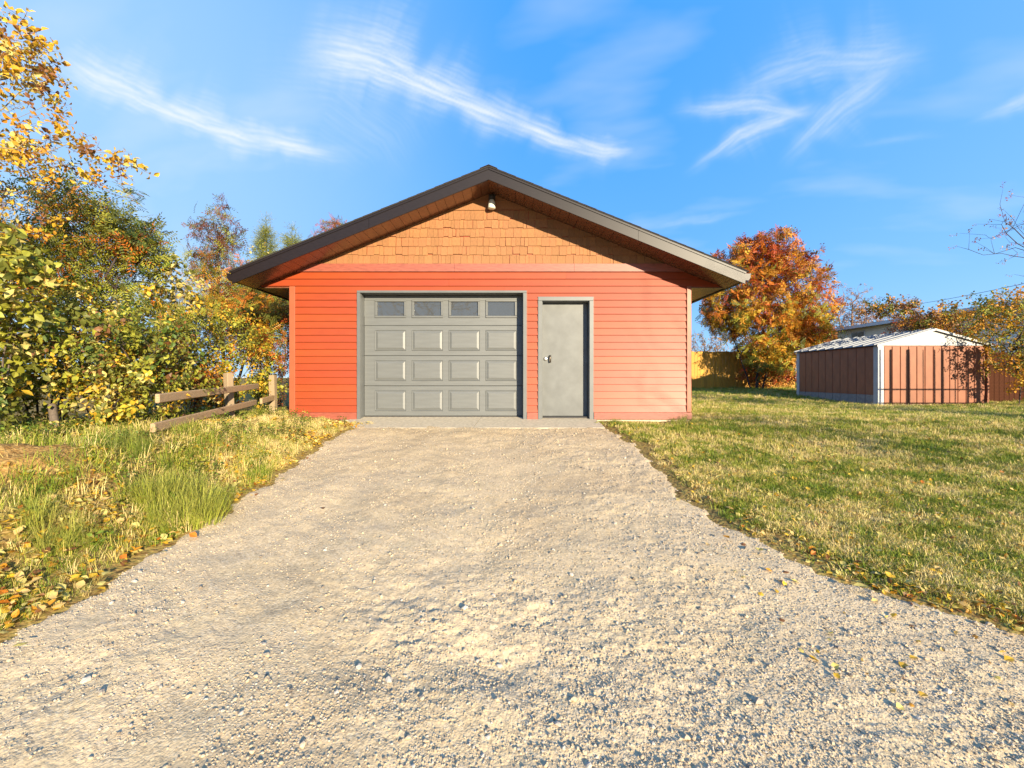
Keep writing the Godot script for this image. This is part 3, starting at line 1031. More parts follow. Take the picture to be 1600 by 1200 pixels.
	jc.box(Vector3(0.817, 0.088, 0.001), Vector3(0.8245, 2.10, 0.030))
	jc.box(Vector3(1.7855, 0.0, 0.001), Vector3(1.793, 2.10, 0.030))
	part("joint_channel", jc, M.corner, G)
	# sectional door: four sections of four panels
	var D := Node3D.new()
	D.name = "garage_door"
	D.position = Vector3(0, 0, -0.17)
	G.add_child(D)
	for k in 4:
		var y0 := 0.012 + 0.5345 * k
		var b := MB.new()
		var x0 := -2.244
		var x1 := 0.559
		if k < 3:
			b.bbox(Vector3(x0, y0, -0.04), Vector3(x1, y0 + 0.530, 0.0), 0.006)
		else:   # the top section is open at its four windows
			b.bbox(Vector3(x0, y0, -0.04), Vector3(x1, y0 + 0.152, 0.0), 0.004)
			b.bbox(Vector3(x0, y0 + 0.438, -0.04), Vector3(x1, 2.148, 0.0), 0.004)
			for q in 5:
				var a := x0 if q == 0 else -2.03 + 0.654 * (q - 1) + 0.510
				var e := x1 if q == 4 else -2.03 + 0.654 * q + 0.012
				b.box(Vector3(a, y0 + 0.1525, -0.04), Vector3(e, y0 + 0.4375, -0.0005))
		piece("door_section", b, M.door, D)
		for q in 4:
			var px := -2.055 + 0.654 * q
			if k < 3:
				var r := MB.new()
				var a := Vector3(px, y0 + 0.085, 0.0015)
				var e := Vector3(px + 0.555, y0 + 0.452, 0.0015)
				var prof := [[0.0, 0.0], [0.008, 0.010], [0.018, 0.003], [0.055, 0.016]]
				for i in 3:
					var p0: float = prof[i][0]
					var p1: float = prof[i + 1][0]
					var h0: float = a.z + prof[i][1]
					var h1: float = a.z + prof[i + 1][1]
					var A := [Vector3(a.x + p0, a.y + p0, h0), Vector3(e.x - p0, a.y + p0, h0), Vector3(e.x - p0, e.y - p0, h0), Vector3(a.x + p0, e.y - p0, h0)]
					var B := [Vector3(a.x + p1, a.y + p1, h1), Vector3(e.x - p1, a.y + p1, h1), Vector3(e.x - p1, e.y - p1, h1), Vector3(a.x + p1, e.y - p1, h1)]
					for j in 4:
						r.quad(A[j], A[(j + 1) % 4], B[(j + 1) % 4], B[j])
					if i == 2: r.quad(B[0], B[1], B[2], B[3])
				piece("raised_panel", r, M.door, D)
			else:
				var f := MB.new()
				var fx := px
				var fy := y0 + 0.135
				f.bbox(Vector3(fx, fy, 0.001), Vector3(fx + 0.555, fy + 0.036, 0.018), 0.006)
				f.bbox(Vector3(fx, fy + 0.284, 0.001), Vector3(fx + 0.555, fy + 0.32, 0.018), 0.006)
				f.bbox(Vector3(fx, fy + 0.0365, 0.001), Vector3(fx + 0.040, fy + 0.2835, 0.0175), 0.006)
				f.bbox(Vector3(fx + 0.515, fy + 0.0365, 0.001), Vector3(fx + 0.555, fy + 0.2835, 0.0175), 0.006)
				piece("window_frame", f, M.trim, D)
				var g := MB.new()
				g.box(Vector3(fx + 0.035, fy + 0.03, -0.016), Vector3(fx + 0.52, fy + 0.29, -0.012))
				piece("pane", g, M.pane, D)
	var ws := MB.new()
	ws.box(Vector3(-2.244, -0.004, -0.03), Vector3(0.559, 0.010, -0.004))
	part("bottom_seal", ws, M.seal, D)
	# side door
	var df := MB.new()
	df.bbox(Vector3(0.825, -0.03, 0.001), Vector3(0.897, 2.018, 0.0440), 0.004)
	df.bbox(Vector3(1.713, -0.03, 0.001), Vector3(1.785, 2.018, 0.0440), 0.004)
	df.bbox(Vector3(0.825, 2.019, 0.001), Vector3(1.785, 2.09, 0.0445), 0.004)
	df.box(Vector3(0.8945, -0.02, -0.19), Vector3(0.905, 2.008, 0.0))
	df.box(Vector3(1.705, -0.02, -0.19), Vector3(1.7155, 2.008, 0.0))
	df.box(Vector3(0.8945, 2.008, -0.19), Vector3(1.7155, 2.0195, 0.0))
	part("door_frame", df, M.trim, G)
	var sl := MB.new()
	sl.bbox(Vector3(0.908, 0.014, -0.165), Vector3(1.702, 2.004, -0.125), 0.004)
	var door := part("side_door", sl, M.slab, G)
	var th := MB.new()
	th.box(Vector3(0.9055, -0.01, -0.18), Vector3(1.7045, 0.009, -0.02))
	part("threshold", th, M.seal, door)
	var front := Transform3D(Basis(Vector3.RIGHT, PI / 2), Vector3(0.964, 1.02, -0.125))
	var kb := MB.new()
	kb.lathe(PackedVector2Array([Vector2(0.034, 0.0), Vector2(0.034, 0.008), Vector2(0.026, 0.016), Vector2(0.016, 0.018), Vector2(0.016, 0.024), Vector2(0.0, 0.025)]), 18, front)
	part("deadbolt", kb, M.brass, door)
	var hb := MB.new()
	hb.bbox(Vector3(1.028, 0.955, -0.1245), Vector3(1.066, 1.085, -0.113), 0.003)
	hb.tube(PackedVector3Array([Vector3(1.047, 1.075, -0.113), Vector3(1.047, 1.078, -0.08), Vector3(1.047, 1.05, -0.066), Vector3(1.047, 0.99, -0.066), Vector3(1.047, 0.962, -0.08), Vector3(1.047, 0.965, -0.113)]), PackedFloat32Array([0.009, 0.009, 0.009, 0.009, 0.009, 0.009]), 8)
	part("handle", hb, M.metal, door)

# ------------------------------------------------------------------ shed
func build_shed() -> void:
	var S := thing("garden_shed", "brown metal garden shed with white corner posts and low ribbed roof", "shed", Vector3(10.62, -0.12, -13.2))
	var W := 3.2
	var L := 3.75
	var H := 1.74
	var pk := 2.22
	var inn := MB.new()
	inn.box(Vector3(0.03, 0.02, -L + 0.03), Vector3(W - 0.03, H - 0.01, -0.03))
	part("wall", inn, M.shed_brown, S)
	# wall panels with standing seams
	for k in 12:
		var x0 := 0.17 + (W - 0.34) / 12.0 * k
		var x1 := x0 + (W - 0.34) / 12.0
		var b := MB.new()
		b.hexa([Vector3(x0, 0.03, -0.02), Vector3(x1, 0.03, -0.02), Vector3(x1, H - 0.03, -0.02), Vector3(x0, H - 0.03, -0.02),
			Vector3(x0 + 0.016, 0.03, 0.0), Vector3(x1 - 0.016, 0.03, 0.0), Vector3(x1 - 0.016, H - 0.03, 0.0), Vector3(x0 + 0.016, H - 0.03, 0.0)])
		piece("wall_panel", b, M.shed_brown, S)
	for k in 10:
		var z0 := -0.14 - (L - 0.28) / 10.0 * k
		var z1 := z0 - (L - 0.28) / 10.0
		for s in 2:
			var xo := -0.002 if s == 0 else W + 0.002
			var xi := 0.02 if s == 0 else W - 0.02
			for q in 2:
				var ya: float = [0.03, 0.305][q]
				var yb: float = [0.30, H - 0.03][q]
				var b := MB.new()
				var P := [Vector3(xi, ya, z0), Vector3(xi, ya, z1), Vector3(xi, yb, z1), Vector3(xi, yb, z0), Vector3(xo, ya, z0 - 0.016), Vector3(xo, ya, z1 + 0.016), Vector3(xo, yb, z1 + 0.016), Vector3(xo, yb, z0 - 0.016)]
				if s == 0:
					P = [P[1], P[0], P[3], P[2], P[5], P[4], P[7], P[6]]
				b.hexa(P)
				piece("wall_panel" if q else "base_panel", b, M.shed_brown if q else M.shed_grey, S)
	for c in [[-0.015, 0.16, -0.16, 0.015], [W - 0.05, W + 0.015, -0.10, 0.015], [-0.015, 0.10, -L - 0.015, -L + 0.14], [W - 0.10, W + 0.015, -L - 0.015, -L + 0.14]]:
		var b := MB.new()
		b.bbox(Vector3(c[0], -0.02, c[2]), Vector3(c[1], H - 0.005, c[3]), 0.006)
		piece("corner_post", b, M.shed_white if c[0] < 1.0 else M.shed_brown, S)
	var st := MB.new()
	st.box(Vector3(0.1, -0.03, -0.10), Vector3(W - 0.05, 0.028, 0.004))
	st.box(Vector3(-0.004, -0.03, -L), Vector3(0.06, 0.028, -0.17))
	part("base_rail", st, M.shed_grey, S)
	for z: float in [-L + 0.01, 0.0]:
		var g := MB.new()
		g.prism(PackedVector2Array([Vector2(-0.04, H), Vector2(W + 0.04, H), Vector2(W + 0.04, H + 0.02), Vector2(W / 2, pk - 0.012), Vector2(-0.04, H + 0.02)]), z - 0.02, z + 0.012)
		part("gable", g, M.shed_white, S)
	for s: float in [-1.0, 1.0]:
		var r := MB.new()
		var ex := W / 2 + 0.09
		var rp := func(u: float) -> float: return lerpf(pk, H + 0.01, u / ex)
		r.prism(PackedVector2Array([Vector2(W / 2, pk - 0.01), Vector2(W / 2 + s * ex, rp.call(ex) - 0.01), Vector2(W / 2 + s * ex, rp.call(ex) + 0.006), Vector2(W / 2, pk + 0.006)]), -L - 0.08, 0.08)
		var rf := part("roof", r, M.shed_roof, S)
		for k in 10:
			var b := MB.new()
			var z0 := -L - 0.06 + 0.415 * k
			b.prism(PackedVector2Array([Vector2(W / 2, pk + 0.007), Vector2(W / 2 + s * (ex + 0.004), rp.call(ex) + 0.007), Vector2(W / 2 + s * (ex + 0.004), rp.call(ex) + 0.04), Vector2(W / 2, pk + 0.04)]), z0, z0 + 0.05)
			piece("roof_rib", b, M.shed_roof, rf)
		var tr := MB.new()
		tr.prism(PackedVector2Array([Vector2(W / 2, pk - 0.05), Vector2(W / 2 + s * ex, rp.call(ex) - 0.05), Vector2(W / 2 + s * ex, rp.call(ex) + 0.01), Vector2(W / 2, pk + 0.01)]), 0.081, 0.088)
		part("roof_trim", tr, M.shed_white, S)

# ------------------------------------------------------------------ fences, house, wire
func board(x0: float, x1: float, y0: float, y1: float, th: float) -> MB:
	var b := MB.new()
	b.bbox(Vector3(x0, y0, 0), Vector3(x1, y1, th), 0.004)
	return b

func build_fences_and_house() -> void:
	# weathered rail fence on the left bank: posts and rails
	var F := thing("rail_fence", "low weathered two-rail wooden fence between left bank and garage corner", "fence")
	var rail := func(called: String, a: Vector3, b: Vector3, hgt: float, th: float, mtl: Material) -> void:
		var m := MB.new()
		var d := (b - a)
		var L := d.length()
		m.bbox(Vector3(-L / 2, -hgt / 2, -th / 2), Vector3(L / 2, hgt / 2, th / 2), 0.008)
		var o := piece(called, m, mtl, F)
		var x := d.normalized()
		var z := x.cross(Vector3.UP).normalized()
		o.transform = Transform3D(Basis(x, z.cross(x), z), (a + b) * 0.5)
	rail.call("rail", Vector3(-3.55, 0.48, -4.55), Vector3(-4.50, 0.54, -8.05), 0.092, 0.042, M.old_wood)
	rail.call("rail", Vector3(-3.56, 0.19, -4.50), Vector3(-4.48, 0.26, -7.95), 0.092, 0.042, M.old_wood)
	rail.call("rail", Vector3(-4.47, 0.27, -8.1), Vector3(-4.60, 0.31, -8.85), 0.10, 0.045, M.old_wood)
	rail.call("post", Vector3(-4.33, -0.12, -7.0), Vector3(-4.38, 0.76, -7.02), 0.10, 0.10, M.post_wood)
	rail.call("post", Vector3(-4.60, -0.15, -8.78), Vector3(-4.62, 0.74, -8.78), 0.11, 0.11, M.post_wood)
	rail.call("post", Vector3(-3.66, -0.12, -4.70), Vector3(-3.66, 0.17, -4.70), 0.09, 0.09, M.post_wood)
	rail.call("stake", Vector3(-4.42, -0.1, -7.92), Vector3(-4.42, 0.36, -7.92), 0.035, 0.035, M.bark_pale)
	var op := MB.new()
	op.tube(PackedVector3Array([Vector3(0, -0.2, 0), Vector3(-0.02, 0.1, 0.0), Vector3(-0.07, 0.32, -0.02)]), PackedFloat32Array([0.04, 0.038, 0.034]), 10)
	var ob := part("old_post", op, M.bark)
	ob.position = Vector3(-4.62, 0.10, -4.62)
	tag(ob, "short leaning grey stub of a post under the left shrubs", "post")
	# sunlit board fence behind the lawn
	var B := thing("board_fence", "honey-coloured board fence in sun behind the garage", "fence", Vector3(7.6, 0.15, -22.0))
	rng.seed = 12
	for k in 40:
		var b := board(0.152 * k, 0.152 * k + 0.146, 0.04 + rng.randf() * 0.02, 1.80 + rng.randf_range(-0.012, 0.012), 0.02)
		piece("board", b, M.fence[rng.randi() % 4], B)
	for y: float in [0.35, 1.05, 1.6]:
		var b := MB.new()
		b.box(Vector3(0, y, -0.042), Vector3(6.1, y + 0.09, -0.003))
		piece("rail", b, M.fence[1], B)
	for k in 3:
		var b := MB.new()
		b.bbox(Vector3(3.0 * k, -0.2, -0.14), Vector3(3.0 * k + 0.1, 1.75, -0.044), 0.006)
		piece("post", b, M.fence[1], B)
	# darker board fence right of the shed
	var R := thing("board_fence", "dark brown board fence right of the garden shed", "fence", Vector3(13.95, -0.16, -13.9))
	for k in 16:
		var b := board(0.152 * k, 0.152 * k + 0.145, 0.03, 1.62 + rng.randf_range(-0.01, 0.01), 0.022)
		piece("board", b, M.fence_brown, R)
	for y: float in [0.3, 1.3]:
		var b := MB.new()
		b.box(Vector3(0, y, -0.042), Vector3(2.4, y + 0.09, -0.003))
		piece("rail", b, M.fence_brown, R)
	var b0 := MB.new()
	b0.bbox(Vector3(-0.11, -0.2, -0.06), Vector3(-0.005, 1.72, 0.03), 0.006)
	piece("post", b0, M.bark_dark, R)
	# pole fence beyond the right edge of the picture, whose shadow falls on the shed
	var P := thing("pole_fence", "tall open pole fence standing right of the lawn", "fence", Vector3(12.2, -0.15, -9.9))
	for q in [[0.15, 0.05], [0.48, 0.09], [0.98, 0.12], [1.42, 0.03], [1.75, 0.05], [1.98, 0.08], [2.35, 0.03], [2.72, 0.06], [3.02, 0.12], [3.4, 0.05]]:
		var m := MB.new()
		m.tube(PackedVector3Array([Vector3(q[0], -0.1, 0), Vector3(q[0] + 0.02, 1.2, 0.01), Vector3(q[0] + 0.01, 2.5, 0)]), PackedFloat32Array([q[1] * 0.5, q[1] * 0.48, q[1] * 0.42]), 8)
		piece("pole", m, M.post_wood, P)
	for y: float in [0.95, 1.35]:
		var m := MB.new()
		m.box(Vector3(0, y, 0.06), Vector3(3.5, y + 0.035, 0.09))
		piece("rail", m, M.post_wood, P)
	# neighbour's house beyond the shed
	var H := thing("house", "pale house with low dark roof beyond the garden shed", "house", Vector3(23.0, 0.3, -34.0))
	var w := MB.new()
	w.box(Vector3(0, -0.3, 0), Vector3(8, 3.65, 14.5))
	w.box(Vector3(0.02, 3.65, 0.02), Vector3(7.98, 3.7, 14.48))
	part("wall", w, M.house_wall, H)
	for k in 14:
		var s := MB.new()
		var y := 0.2 + 0.245 * k
		s.hexa([Vector3(-0.004, y, 0), Vector3(-0.004, y, 14.5), Vector3(-0.004, y + 0.24, 14.5), Vector3(-0.004, y + 0.24, 0), Vector3(-0.03, y, 0), Vector3(-0.03, y, 14.5), Vector3(-0.012, y + 0.24, 14.5), Vector3(-0.012, y + 0.24, 0)])
		piece("siding_plank", s, M.house_wall, H)
	for s: float in [-1.0, 1.0]:
		var r := MB.new()
		r.prism(PackedVector2Array([Vector2(4, 4.1), Vector2(4 + s * 4.6, 3.70), Vector2(4 + s * 4.6, 3.82), Vector2(4, 4.24)]), -0.5, 15.0)
		part("roof", r, M.house_roof, H)
		var fb := MB.new()
		fb.box(Vector3(4 + s * 4.61 - 0.01, 3.62, -0.5), Vector3(4 + s * 4.61 + 0.02, 3.8, 15.0))
		part("fascia_board", fb, M.house_trim, H)
		var gb := MB.new()
		gb.prism(PackedVector2Array([Vector2(0.02, 3.7), Vector2(7.98, 3.7), Vector2(4, 4.08)]), 0.05 if s < 0 else 14.3, 0.15 if s < 0 else 14.4)
		part("gable", gb, M.house_wall, H)
	for zz: float in [3.2, 8.0]:
		var wf := MB.new()
		wf.box(Vector3(-0.06, 2.55, zz), Vector3(-0.03, 3.45, zz + 1.2))
		var win := part("window", wf, M.house_trim, H)
		var wp := MB.new()
		wp.box(Vector3(-0.07, 2.62, zz + 0.07), Vector3(-0.062, 3.38, zz + 0.58))
		wp.box(Vector3(-0.07, 2.62, zz + 0.62), Vector3(-0.062, 3.38, zz + 1.13))
		part("pane", wp, M.metal, win)
	# overhead wire
	var wl := MB.new()
	var pts := PackedVector3Array()
	var rs := PackedFloat32Array()
	for i in 17:
		var t := i / 16.0
		pts.append(Vector3(33, 6.9, -41).lerp(Vector3(19.5, 4.45, -14.0), t) - Vector3.UP * 1.0 * t * (1 - t))
		rs.append(0.012)
	wl.tube(pts, rs, 5)
	tag(part("overhead_wire", wl, M.wire), "thin dark overhead wire crossing the sky above the shed", "wire")

# ------------------------------------------------------------------ plants
var SP := {}

func mixf(a: Array, b: Array, freq: float, off: float) -> Callable:   # two palettes in clumps
	return func(p: Vector3) -> Color:
		var q := nz.get_noise_3d(p.x * freq * 10.0 + off, p.y * freq * 10.0, p.z * freq * 10.0)
		return pick(a) if q + rng.randf_range(-0.18, 0.18) > 0.0 else pick(b)

func V(x: float, y: float, z: float) -> Vector3:
	return Vector3(x, y, z)

func build_left_plants() -> void:
	rng.seed = 41
	SP.broad = [sprig_broad(7, 0.060, 0.042, 0.17), sprig_broad(6, 0.066, 0.046, 0.15), sprig_broad(8, 0.052, 0.038, 0.20)]
	SP.small = [sprig_broad(9, 0.040, 0.026, 0.16), sprig_broad(8, 0.045, 0.028, 0.14)]
	SP.big = [sprig_broad(6, 0.085, 0.055, 0.22), sprig_broad(7, 0.095, 0.058, 0.25)]
	SP.ash = [sprig_pinnate(3, 0.042, 0.013), sprig_pinnate(4, 0.038, 0.012), sprig_pinnate(3, 0.046, 0.014)]
	SP.rowan = [sprig_pinnate(3, 0.050, 0.023), sprig_pinnate(4, 0.046, 0.022), sprig_broad(8, 0.055, 0.035, 0.16)]
	SP.needle = [sprig_needle(0.22), sprig_needle(0.26)]
	var yel := [[YEL, 5.0], [GOLD, 2.0], [PALE, 2.5], [BRN, 1.0]]
	var ygr := [[YGR, 4.0], [YEL, 3.0], [OLI, 2.0], [PALE, 2.0]]
	var grn := [[GRN, 1.6], [OLI, 4.0], [YGR, 3.5], [PALE, 0.8], [BRN, 0.8]]
	var ash := [[OLI, 3.0], [GRN, 1.0], [ORA, 1.6], [YGR, 3.0], [GOLD, 1.5]]
	tree("birch_tree", "tall tree with golden yellow leaves at upper left", "tree", V(-6.1, 0.0, -4.9), {
		"stems": [[V(0, -0.1, 0), V(0.1, 1.2, 0), V(0.3, 2.6, 0.1), V(0.45, 3.6, 0.2)]],
		"balls": [[V(0.35, 3.5, 0.3), V(1.05, 1.15, 0.8), 150], [V(1.0, 3.9, 0.3), V(0.45, 0.45, 0.4), 30], [V(1.55, 3.0, 0.2), V(0.55, 0.35, 0.3), 14], [V(1.95, 2.85, 0.2), V(0.30, 0.25, 0.2), 5], [V(0.4, 2.4, 0.3), V(0.9, 0.5, 0.6), 30]],
		"sprigs": SP.broad, "leaves": 2.4, "thin": 0.014, "spread": 0.08, "step": 0.16, "tip": 0.0028, "color": mixf(yel, [[GOLD, 2.0], [BRN, 1.6], [YEL, 3.0], [PALE, 1.0]], 0.2, 0.0), "bark": M.bark_pale})
	tree("mountain_ash", "feathery green mountain ash with rusty tips behind left shrubs", "tree", V(-6.2, 0.0, -6.2), {
		"stems": [[V(0, -0.1, 0), V(0.1, 0.8, 0), V(0.2, 1.6, 0)], [V(0.1, -0.1, 0.1), V(0.5, 0.9, 0.1), V(0.9, 1.9, 0.1)]],
		"balls": [[V(0.2, 2.45, 0), V(1.2, 0.95, 0.8), 190], [V(1.05, 2.4, 0), V(0.5, 0.4, 0.5), 45], [V(0.8, 1.5, 0), V(1.0, 0.6, 0.7), 60]],
		"sprigs": SP.ash, "leaves": 4.5, "scale": 1.35, "step": 0.2, "spread": 0.18, "color": mixf(ash, [[OLI, 3.0], [YGR, 3.0], [GRN, 1.5], [ORA, 0.8]], 0.25, 5.0), "bark": M.bark_dark})
	var shrubs := [
		["broad_leaved_shrub", "shrub with pale yellow drooping leaves at left picture edge", V(-5.0, 0.05, -4.3), [[V(0, 1.2, 0), V(0.55, 0.8, 0.45), 70], [V(0.35, 1.6, 0), V(0.3, 0.35, 0.3), 14]], "big", 1.4, [[PALE, 3.0], [YGR, 3.0], [YEL, 1.5], [OLI, 2.0]], grn],
		["broad_leaved_shrub", "dense dark green shrub behind the sandy mound", V(-4.45, 0.05, -5.0), [[V(0, 0.75, 0), V(0.75, 0.7, 0.5), 120]], "broad", 1.7, ygr, grn],
		["broad_leaved_shrub", "dense shrub with yellow-green leaves left of the rail fence", V(-5.6, 0.05, -5.4), [[V(0, 1.0, 0), V(0.8, 0.9, 0.6), 130]], "broad", 1.7, ygr, [[GRN, 4.0], [OLI, 3.0], [BRN, 1.0]]],
		["leafy_shrub", "shrub of mixed yellow and rust leaves where the rail fence begins", V(-4.15, 0.05, -5.55), [[V(0, 0.75, 0), V(0.42, 0.65, 0.4), 70]], "broad", 1.5, [[YEL, 2.0], [YGR, 3.0], [BRN, 1.5], [OLI, 2.0]], grn],
		["poplar_sapling", "slender sapling with pale yellow leaves standing against the sky", V(-4.95, 0.05, -6.6), [[V(0, 1.6, 0), V(0.28, 0.9, 0.28), 40]], "big", 1.3, [[PALE, 4.0], [YEL, 2.0], [YGR, 2.0]], [[PALE, 2.0], [OLI, 2.0]]],
		["leafy_shrub", "dark shrub in the gap behind the pale sapling", V(-5.9, 0.05, -7.4), [[V(0, 1.1, 0), V(0.9, 0.95, 0.6), 130]], "broad", 1.5, grn, [[OLI, 2.0], [YGR, 2.0], [BRN, 1.0]]],
		["currant_bush", "broad yellow-green bush behind the rail fence posts", V(-5.35, 0.0, -8.3), [[V(0, 1.05, 0), V(0.95, 0.95, 0.6), 170]], "broad", 1.5, [[YGR, 4.0], [YEL, 3.0], [ORA, 0.6], [OLI, 1.5]], [[YEL, 2.0], [GOLD, 1.5], [YGR, 2.0]]],
		["dry_bush", "low rusty brown bush behind the upper fence rail", V(-5.0, 0.0, -7.0), [[V(0, 0.6, 0), V(0.45, 0.35, 0.35), 80]], "small", 1.8, [[ORA, 2.0], [BRN, 3.0], [GOLD, 1.5]], [[BRN, 3.0], [GOLD, 2.0]]],
		["currant_bush", "small leafy bush beside the garage corner fence post", V(-4.95, -0.05, -9.05), [[V(0, 0.5, 0), V(0.3, 0.45, 0.25), 40]], "broad", 1.3, [[YGR, 3.0], [GRN, 2.0], [YEL, 1.0]], grn],
		["leafy_shrub", "tall brown shrub in shade left of the garage wall", V(-5.4, 0.0, -10.5), [[V(0, 1.5, 0), V(0.65, 1.4, 0.6), 110]], "small", 1.5, [[BRN, 3.0], [OLI, 2.0], [RED, 0.7]], [[OLI, 2.0], [BRN, 2.0]]],
		["yellow_sapling", "thin yellow saplings rising behind the left roof eave", V(-5.9, 0.0, -10.8), [[V(0, 2.6, 0), V(0.6, 1.2, 0.5), 90]], "broad", 1.2, [[YEL, 3.0], [YGR, 3.0], [PALE, 1.0]], [[YGR, 2.0], [OLI, 2.0]]],
		["leafy_shrub", "low shrub of green and dark red leaves at the foot of the left thicket", V(-5.1, 0.05, -4.1), [[V(0, 0.4, 0), V(0.5, 0.35, 0.3), 60]], "broad", 1.6, grn, [[GRN, 3.0], [RED, 0.8], [OLI, 2.0]]],
	]
	for s in shrubs:
		var st := []
		rng.seed = hash(s[1])
		var top: Vector3 = s[3][0][0]
		var rr: Vector3 = s[3][0][1]
		for k in (1 if s[0] == "poplar_sapling" else 5):
			var a := rng.randf() * TAU
			var q := V(cos(a) * rr.x * 0.5, 0, sin(a) * rr.z * 0.5)
			st.append([q * 0.25 - V(0, 0.1, 0), q * 0.5 + V(0, top.y * 0.4, 0), q + V(0, top.y, 0)])
		tree(s[0], s[1], "shrub" if s[0] != "poplar_sapling" and s[0] != "yellow_sapling" else "sapling", s[2], {"stems": st, "balls": s[3], "sprigs": SP[s[4]], "leaves": s[5] * 1.9, "step": 0.15, "thin": 0.016, "tip": 0.003,
			"spread": 0.13, "color": mixf(s[6], s[7], 0.35, s[2].x * 9.0), "bark": M.bark_dark if s[4] != "big" else M.bark})
	tree("mountain_ash", "mountain ash with purple-red leaves on top left of the garage roof", "tree", V(-6.1, 0.0, -9.6), {
		"stems": [[V(0, -0.1, 0), V(0.0, 1.2, 0), V(-0.1, 2.4, 0), V(-0.1, 3.6, 0)], [V(0.2, -0.1, 0.1), V(0.5, 1.0, 0.1), V(0.8, 1.7, 0.2)]],
		"balls": [[V(-0.1, 3.25, 0), V(0.55, 1.1, 0.5), 90], [V(0.1, 2.1, 0), V(1.0, 1.0, 0.8), 160], [V(0.9, 1.9, 0), V(0.75, 1.1, 0.6), 120]],
		"sprigs": SP.ash, "leaves": 3.6, "scale": 1.3, "step": 0.2, "spread": 0.18, "bark": M.bark_dark,
		"color": func(p: Vector3) -> Color:
			if p.y + rng.randfn() * 0.5 > 2.7: return pick([[Color(0.14, 0.045, 0.02), 2.0], [BRN, 3.0], [OLI, 3.0], [YGR, 1.0]])
			return pick([[ORA, 2.0], [YGR, 3.0], [OLI, 2.0], [RED, 0.6], [GOLD, 1.5]])})
	for c in [[V(-14.3, 0.2, -26.5), 9.6, "tall spruce showing above the left roof slope"], [V(-12.55, 0.2, -26.0), 8.9, "smaller spruce tip close above the roof edge"]]:
		var balls := []
		for k in 9:
			var y: float = c[1] * (0.42 + 0.062 * k)
			var r: float = (c[1] - y) * 0.27 + 0.10
			balls.append([V(0, y, 0), V(r, 0.30, r), 46 - k * 3])
		tree("spruce_tree", c[2], "tree", c[0], {"stems": [[V(0, -0.2, 0), V(0, c[1] * 0.5, 0), V(0, c[1], 0)]], "balls": balls, "sprigs": SP.needle, "leaves": 6.0, "scale": 2.1, "step": 0.28, "thin": 0.03, "spread": 0.22, "droop": 0.12,
			"color": func(_p: Vector3) -> Color: return pick([[Color(0.20, 0.19, 0.03), 3.0], [Color(0.11, 0.13, 0.025), 3.0], [YGR, 2.0]])}, "spruces behind the garage")
	tree("mountain_ash", "small reddish treetop peeking over the left roof slope", "tree", V(-8.05, 0.2, -20.2), {
		"stems": [[V(0, -0.2, 0), V(0, 3, 0), V(0.05, 7.2, 0)]], "balls": [[V(0, 6.6, 0), V(0.8, 1.0, 0.7), 60], [V(0, 4.5, 0), V(1.5, 1.5, 1.3), 60]], "sprigs": SP.ash, "scale": 1.6, "leaves": 3.0, "step": 0.3, "spread": 0.2,
		"color": func(_p: Vector3) -> Color: return pick([[RED, 2.0], [ORA, 2.0], [OLI, 2.0], [BRN, 2.0]]), "bark": M.bark_dark})

